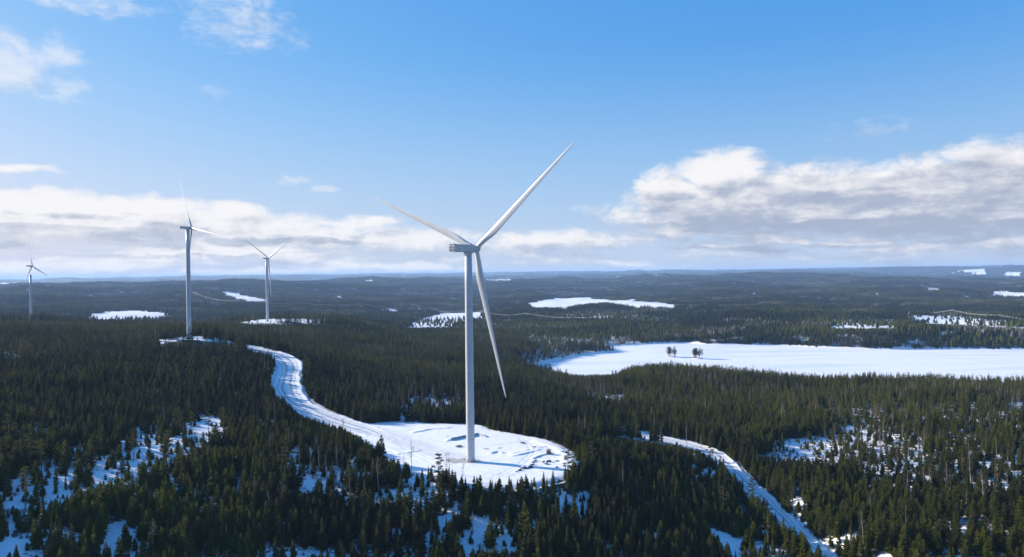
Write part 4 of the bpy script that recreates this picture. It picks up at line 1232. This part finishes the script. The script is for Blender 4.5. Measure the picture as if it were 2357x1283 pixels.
# saplings, brush and dead stalks poking through the snow of the thin stands
ux, uy = jgrid(235, 700, 1.75, .66); uz = z_ground(ux, uy); ud = density(ux, uy, uz)
k = (ud > .002) & (rs.rand(len(ux)) < np.where(ud < .62, .20, .05)) & (fbm(ux / 9 + 2, uy / 9, 2) > -.10)
ux, uy, uz = ux[k], uy[k], uz[k]
src_low = []
for i in range(3):
    m = MB(); r = random.Random(300 + i)
    for q_ in range(26):
        a = r.uniform(0, 6.28); c = Vector((r.gauss(0, .35), r.gauss(0, .35), -.1)); e = c + Vector((math.cos(a) * .5, math.sin(a) * .5, r.uniform(.5, 1.5))); w_ = Vector((-math.sin(a), math.cos(a), 0)) * .05
        m.add([c - w_, c + w_, e], [(0, 1, 2)])
        for _ in range(3):
            f = c.lerp(e, r.uniform(.3, .9)); m.add([f - w_ * .6, f + w_ * .6, f + Vector((r.uniform(-.4, .4), r.uniform(-.4, .4), r.uniform(.1, .5)))], [(0, 1, 2)])
    src_low.append(m.build('brush', M_TWIG))
for i in range(3):
    a, b_ = spruce(310 + i, 2.4, .75, 9, 1, .3); src_low.append(joined(a, b_, [M_BARK, M_SPRUCE], 'sapling'))
us = rs.uniform(.5, 1.5, len(ux))
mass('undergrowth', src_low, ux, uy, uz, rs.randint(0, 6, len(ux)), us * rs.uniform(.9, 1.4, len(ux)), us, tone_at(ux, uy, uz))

# farther off: single small trees to 2.4 km, then groves of them over the hills
def tiny(seed, m, x, y, z, h, rad, r):
    top = Vector((x, y, z + h)); n = 5; a0 = r.uniform(0, 6.28)
    for f0, f1, w in ((.10, .62, 1.0), (.38, 1.0, .68)):
        ring_ = [Vector((x + math.cos(a0 + 2 * math.pi * i / n) * rad * w * r.uniform(.65, 1.25), y + math.sin(a0 + 2 * math.pi * i / n) * rad * w * r.uniform(.65, 1.25), z + h * f0 * r.uniform(.7, 1.3))) for i in range(n)]
        m.add(ring_ + [Vector((x, y, z + h * f1))], [(i, (i + 1) % n, n) for i in range(n)])


src_tiny = []
for i in range(4):
    m = MB(); tiny(i, m, 0, 0, -.3, 12, 1.9 + .25 * i, random.Random(80 + i)); src_tiny.append(m.build('small_spruce', M_SPRUCE))
src_grove = []
for i in range(4):
    m = MB(); r = random.Random(90 + i)
    for _ in range(46):
        tiny(0, m, r.uniform(-17, 17), r.uniform(-17, 17), -2.5, r.uniform(9, 17) + 2, r.uniform(1.7, 2.9), r)
    src_grove.append(m.build('grove', M_SPRUCE))
m = MB(); tiny(0, m, 0, 0, -.3, 11, 2.4, random.Random(99)); src_tiny.append(m.build('small_birch', M_TWIG))
m = MB(); r = random.Random(98)
for _ in range(46): tiny(0, m, r.uniform(-17, 17), r.uniform(-17, 17), -2.5, r.uniform(8, 14) + 2, r.uniform(2.0, 3.0), r)
src_grove.append(m.build('bare_grove', M_TWIG))
gx2, gy2, gz2, gd2 = scatter(1500, 2500, 6.4, .70)
gh2 = np.clip(12.5 + fbm(gx2 / 120, gy2 / 120, 3) * 8 + rs.normal(0, 2, len(gx2)), 4, 19)
gh2 = low_enough(gx2, gy2, gz2, gh2) / 12
hx, hy = jgrid(2480, 9200, 34, .66); hz = z_ground(hx, hy); hd = density(hx, hy, hz); k = rs.rand(len(hx)) < sm(hd, .2, .6) * 1.05
hx, hy, hz = hx[k], hy[k], hz[k]
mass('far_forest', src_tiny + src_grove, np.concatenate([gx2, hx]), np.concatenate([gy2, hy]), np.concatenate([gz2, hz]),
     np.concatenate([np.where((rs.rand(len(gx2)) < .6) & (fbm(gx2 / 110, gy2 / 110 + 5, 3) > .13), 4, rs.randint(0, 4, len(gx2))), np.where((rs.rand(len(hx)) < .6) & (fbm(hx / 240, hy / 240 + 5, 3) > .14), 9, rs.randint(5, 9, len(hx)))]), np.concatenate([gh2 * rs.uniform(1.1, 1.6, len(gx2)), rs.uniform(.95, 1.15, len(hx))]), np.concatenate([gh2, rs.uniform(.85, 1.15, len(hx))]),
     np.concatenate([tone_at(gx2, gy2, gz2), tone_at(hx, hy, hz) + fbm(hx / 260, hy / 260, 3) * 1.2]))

# ------------------------------------------------------------------ small things on and round the pad
def zs_at(x, y):
    return z_pad(x, y) if float(sdf_poly(np.array([x]), np.array([y]), PAD)[0]) < -1 else zq(x, y)


M_ROCK, t, b = mat('dark_rock')
tcx = t.n('ShaderNodeTexCoord'); geo = t.n('ShaderNodeNewGeometry'); sz3 = t.n('ShaderNodeSeparateXYZ'); t.set(sz3.inputs[0], geo.outputs['Normal'])
rkc = t.mix(t.noise(tcx.outputs['Object'], 2.2, 5, .7), (.045, .043, .042, 1), (.16, .15, .145, 1))
t.set(b.inputs['Base Color'], t.mix(t.sstep(t.m('ADD', sz3.outputs[2], t.m('MULTIPLY', t.noise(tcx.outputs['Object'], 3, 3), .5)), .95, 1.1), rkc, (.85, .86, .89, 1))); b.inputs['Roughness'].default_value = .85


def boulder_mesh(seed):
    import bmesh
    bm = bmesh.new(); bmesh.ops.create_icosphere(bm, subdivisions=3, radius=1); r = random.Random(seed)
    cuts = [(Vector((r.gauss(0, 1), r.gauss(0, 1), r.gauss(0, .8))).normalized(), r.uniform(.55, .85)) for _ in range(9)]
    for v in bm.verts:
        for n_, d_ in cuts:
            k_ = v.co.dot(n_) - d_
            if k_ > 0: v.co -= n_ * k_ * .92
        v.co.z *= .8; v.co *= 1 + .04 * r.uniform(-1, 1)
    me_ = bpy.data.meshes.new('boulder'); bm.to_mesh(me_); bm.free(); me_.materials.append(M_ROCK); return me_


BME = [boulder_mesh(s_) for s_ in (1, 2, 3)]
BOUL = [(1189, 1086, .8, 'lowest boulder at the pad corner, first of the row beside the tower shadow'), (1196, 1083, 1.2, 'low boulder second in the row at the end of the tower shadow'),
        (1205, 1078, 1.7, 'broad boulder where the tower shadow ends on the pad'), (1214, 1077, 1.3, 'boulder just right of the broad one in the diagonal row'), (1222, 1076, 1.5, 'boulder in the middle of the diagonal row on the pad'),
        (1225, 1070, 1.2, 'boulder upper middle of the diagonal row on the pad'), (1227, 1064, 1.0, 'second highest boulder of the diagonal row on the pad'), (1232, 1061, 1.1, 'topmost boulder of the diagonal row on the pad'),
        (1251, 1064, 1.0, 'boulder left of the cluster near the right pad rim'), (1257, 1068, 1.3, 'boulder lowest in the cluster near the right pad rim'), (1263, 1063, 1.4, 'boulder on the right of the cluster near the right pad rim'),
        (1281, 1061, 1.1, 'lone boulder behind the pine at the right pad rim'), (1294, 1041, 1.1, 'highest boulder on the right edge of the pad'), (1280, 1076, .9, 'lone small boulder low on the right pad slope')]
for i, (u, v, r_, lb) in enumerate(BOUL):
    x, y = at_z(u, v, .3); o = obj('boulder', BME[i % 3]); o.location = (x, y, zs_at(x, y) + r_ * .18); o.scale = (r_ * rnd.uniform(.9, 1.3), r_, r_ * .8); o.rotation_euler = (rnd.uniform(-.3, .3), 0, rnd.uniform(0, 6))
    tag(o, lb, 'boulder', 'dark boulders on the snowy pad')


def brush(seed, w_, h_, n):
    r = random.Random(seed); m = MB()
    for i in range(n):
        a = r.uniform(0, 6.28); c = Vector((r.gauss(0, w_ * .25), r.gauss(0, w_ * .2), -.15)); L = r.uniform(.5, 1) * w_
        e = c + Vector((math.cos(a) * L * .7, math.sin(a) * L * .7, r.uniform(.3, 1) * h_))
        m.tube([c, c.lerp(e, .5) + Vector((r.uniform(-.1, .1), r.uniform(-.1, .1), .1)), e], [.06, .045, .015], 4)
        for _ in range(3):
            q_ = c.lerp(e, r.uniform(.3, .9)); a2 = r.uniform(0, 6.28); m.tube([q_, q_ + Vector((math.cos(a2), math.sin(a2), r.uniform(0, .8))) * L * .3], [.025, .008], 3)
    return m


M_BRUSH = bark_mat('dry_brush', (.10, .08, .05, 1), (.30, .25, .17, 1), 3)
for (u, v, w_, h_, n, lb) in [(1057, 1029, 2.6, 1.3, 60, 'heap of dry brown branches on the snow left of the tower'), (1203, 1020, 2.2, 1.2, 50, 'heap of dry branches on the open snow at the back right of the pad'), (1231, 1029, 2.2, .7, 40, 'low scatter of dry branches between two heaps near the right pad rim')]:
    x, y = at_z(u, v, .3); o = obj('brush_pile', brush(u, w_, h_, n).build('brush_pile', M_BRUSH)); o.location = (x, y, zs_at(x, y)); tag(o, lb, 'brush pile', 'heaps of cut branches on the pad')
x, y = at_z(1263, 1046, .3); o = obj('dry_shrub', brush(5, 1.9, 3.2, 110).build('dry_shrub', M_BRUSH)); o.location = (x, y, zs_at(x, y)); tag(o, 'round leafless tan shrub at the right side of the snowy pad', 'shrub')


def post(name, u, v, h, r_, lean, lb, cat, m_):
    x, y = at_z(u, v, 0); z = zs_at(x, y); m = MB(); m.tube([(0, 0, -.8), (lean[0] * .5, lean[1] * .5, h * .5), (lean[0], lean[1], h)], [r_ * 1.15, r_, r_ * .8], 8)
    o = obj(name, m.build(name, m_, True)); o.location = (x, y, z); tag(o, lb, cat)


post('wooden_post', 1034, 1104, 6.0, .14, (.05, 0), 'thin grey wooden post standing at the front edge of the pad', 'post', M_POLE)
post('leaning_pole', 1067, 1061, 2.4, .10, (1.6, .5), 'short brown pole leaning beside the foot of the largest turbine', 'pole', M_POLE)
for (u, v, D, h, lb) in [(1088, 1236, 312, 9.5, 'bare dead trunk rising from the open snow patch below the pad'), (1580, 1022, 560, 11, 'tall dead trunk left of the bend in the lower road'), (1613, 1030, 545, 9, 'shorter dead trunk right at the bend of the lower road'), (1434, 1150, 400, 14, 'slim dead trunk in the dark forest left of the lower road')]:
    x, y, _ = at_ground(u, v, D); m = MB(); m.tube([(0, 0, -.6), (.1, .05, h * .5), (.05, .1, h)], [.17, .13, .06], 7)
    for k in range(5): m.tube([(.08, .06, h * (.5 + .09 * k)), (.08 + math.cos(k * 2.2) * .6, .06 + math.sin(k * 2.2) * .6, h * (.53 + .09 * k))], [.03, .012], 4)
    o = obj('dead_trunk', m.build('dead_trunk', M_DEAD, True)); o.location = (x, y, zq(x, y)); tag(o, lb, 'dead tree', 'dead bare trunks')

# ------------------------------------------------------------------ islets with pines on the lake
for (u, v, w_, n, nm) in [(1546, 822, 16, 14, 'left'), (1607, 826, 16, 16, 'right')]:
    x, y = at_z(u, v, LAKE_Z); ring_ = []
    for k in range(5):
        f = k / 4; ring_.append([(math.cos(a) * w_ * .62 * (1 - .8 * f ** 1.3) * (1 + .15 * math.sin(3 * a)), math.sin(a) * w_ * .5 * (1 - .8 * f ** 1.3), -.6 + 2.0 * math.sin(f * 1.57)) for a in np.linspace(0, 2 * math.pi, 24, endpoint=False)])
    m = MB(); m.rings(ring_); o = obj('islet', m.build('islet', M_ROCK, True)); o.location = (x, y, LAKE_Z); tag(o, kind='structure')
    for k in range(n):
        dx, dy = rnd.uniform(-.42, .42) * w_, rnd.uniform(-.25, .25) * w_
        h = rnd.uniform(11, 16.5); tt = plant('pine_tree', PIN_ME[k % 4], x + dx, y + dy, LAKE_Z + .6, h, 15, 1.5, rnd.uniform(0, 6.28), 'pine', 'pines on the %s islet' % nm)
        tt['label'] = 'slender pine in the clump on the %s of the two lake islets' % nm

# ------------------------------------------------------------------ power line across the valley
def power_line(pts, lab, target=26.0):
    tops = []
    for i, (u, v, D0) in enumerate(pts):
        D0 = float(far(D0))
        best = None
        for D in np.arange(D0 - 250, D0 + 260, 25.0):
            x, y, zt_ = at_D(u, v, D); h = zt_ - zq(x, y)
            if best is None or abs(h - target) < abs(best[0] - target): best = (h, x, y, zt_)
        tops.append(best)
    for i, (h, x, y, zt_) in enumerate(tops):
        j0, j1 = tops[max(i - 1, 0)], tops[min(i + 1, len(tops) - 1)]
        dr = math.atan2(j1[2] - j0[2], j1[1] - j0[1]); h = max(h, 14.0)
        r = empty('power_pole', (x, y, zt_ - h)); r.rotation_euler = (0, 0, dr); tag(r, lab[0] % ('first second third fourth fifth sixth seventh eighth'.split()[i]), 'power pole', 'poles of the power line in the valley')
        for s_ in (-3, 3):
            m = MB(); m.tube([(0, s_, -1), (0, s_ * .93, h + .5)], [.24, .15], 7); obj('leg', m.build('leg', M_POLE), r)
        m = MB(); m.box((-.15, -8, h - 1.6), (.15, 8, h - 1.2)); m.tube([(0, -2.9, h * .55), (0, 2.8, h - 1.6)], .08, 4); m.tube([(0, 2.9, h * .55), (0, -2.8, h - 1.6)], .08, 4); obj('crossarm', m.build('crossarm', M_POLE), r)
        for s_ in (-7, 0, 7):
            m = MB(); m.tube([(0, s_, h - 1.6), (0, s_, h - 3.2)], .12, 5); obj('insulator', m.build('insulator', M_GREY), r)
        tops[i] = (h, x, y, zt_, dr)
    for s_, nm in ((-7, 'nearest'), (0, 'middle'), (7, 'farthest')):
        m = MB(); P_ = []
        for (h, x, y, zt_, dr) in tops: P_.append(Vector((x - math.sin(dr) * s_, y + math.cos(dr) * s_, zt_ - 3.2)))
        W_ = []
        for a, b_ in zip(P_[:-1], P_[1:]):
            L = (b_ - a).length
            for k in range(10):
                f = k / 10; W_.append(a.lerp(b_, f) - Vector((0, 0, 4 * f * (1 - f) * L * .03)))
        W_.append(P_[-1]); m.tube(W_, .10, 5); o = obj('power_wire', m.build('power_wire', M_WIRE, True)); tag(o, lab[1] % nm, 'power line wire', 'wires of the power line')


power_line([(430, 664, 2900), (560, 690, 2700), (690, 695, 2600), (836, 698, 2500), (995, 708, 2350), (1108, 714, 2250), (1211, 719, 2150), (1415, 722, 2050)], ('%s wooden twin-leg power pole of the long line behind the turbines', '%s of the long pale wires sagging behind the turbines'))
power_line([(1950, 722, 2250), (2070, 717, 2200), (2190, 711, 2150), (2300, 722, 2100), (2420, 735, 2050)], ('%s wooden twin-leg power pole of the short line at the far right', '%s of the short pale wires beyond the lake at right'))

# ------------------------------------------------------------------ haze
m_ = bpy.data.materials.new('haze'); m_.use_nodes = True
t = NT(m_.node_tree); m_.node_tree.nodes.remove(m_.node_tree.nodes['Principled BSDF'])
pv = t.n('ShaderNodeVolumePrincipled'); pv.inputs['Color'].default_value = (.42, .65, 1.0, 1); pv.inputs['Density'].default_value = 4.5e-5; pv.inputs['Anisotropy'].default_value = .1
t.set(m_.node_tree.nodes['Material Output'].inputs['Volume'], pv.outputs[0])
zb = float(Zt.min()) - 6.0; zt_ = max(float(Zt.max()) + 12, 206.0)
mh = MB(); mh.box((-46000, -46000, zb), (46000, 46000, zt_))
o = obj('haze', mh.build('haze', m_)); tag(o, kind='stuff')
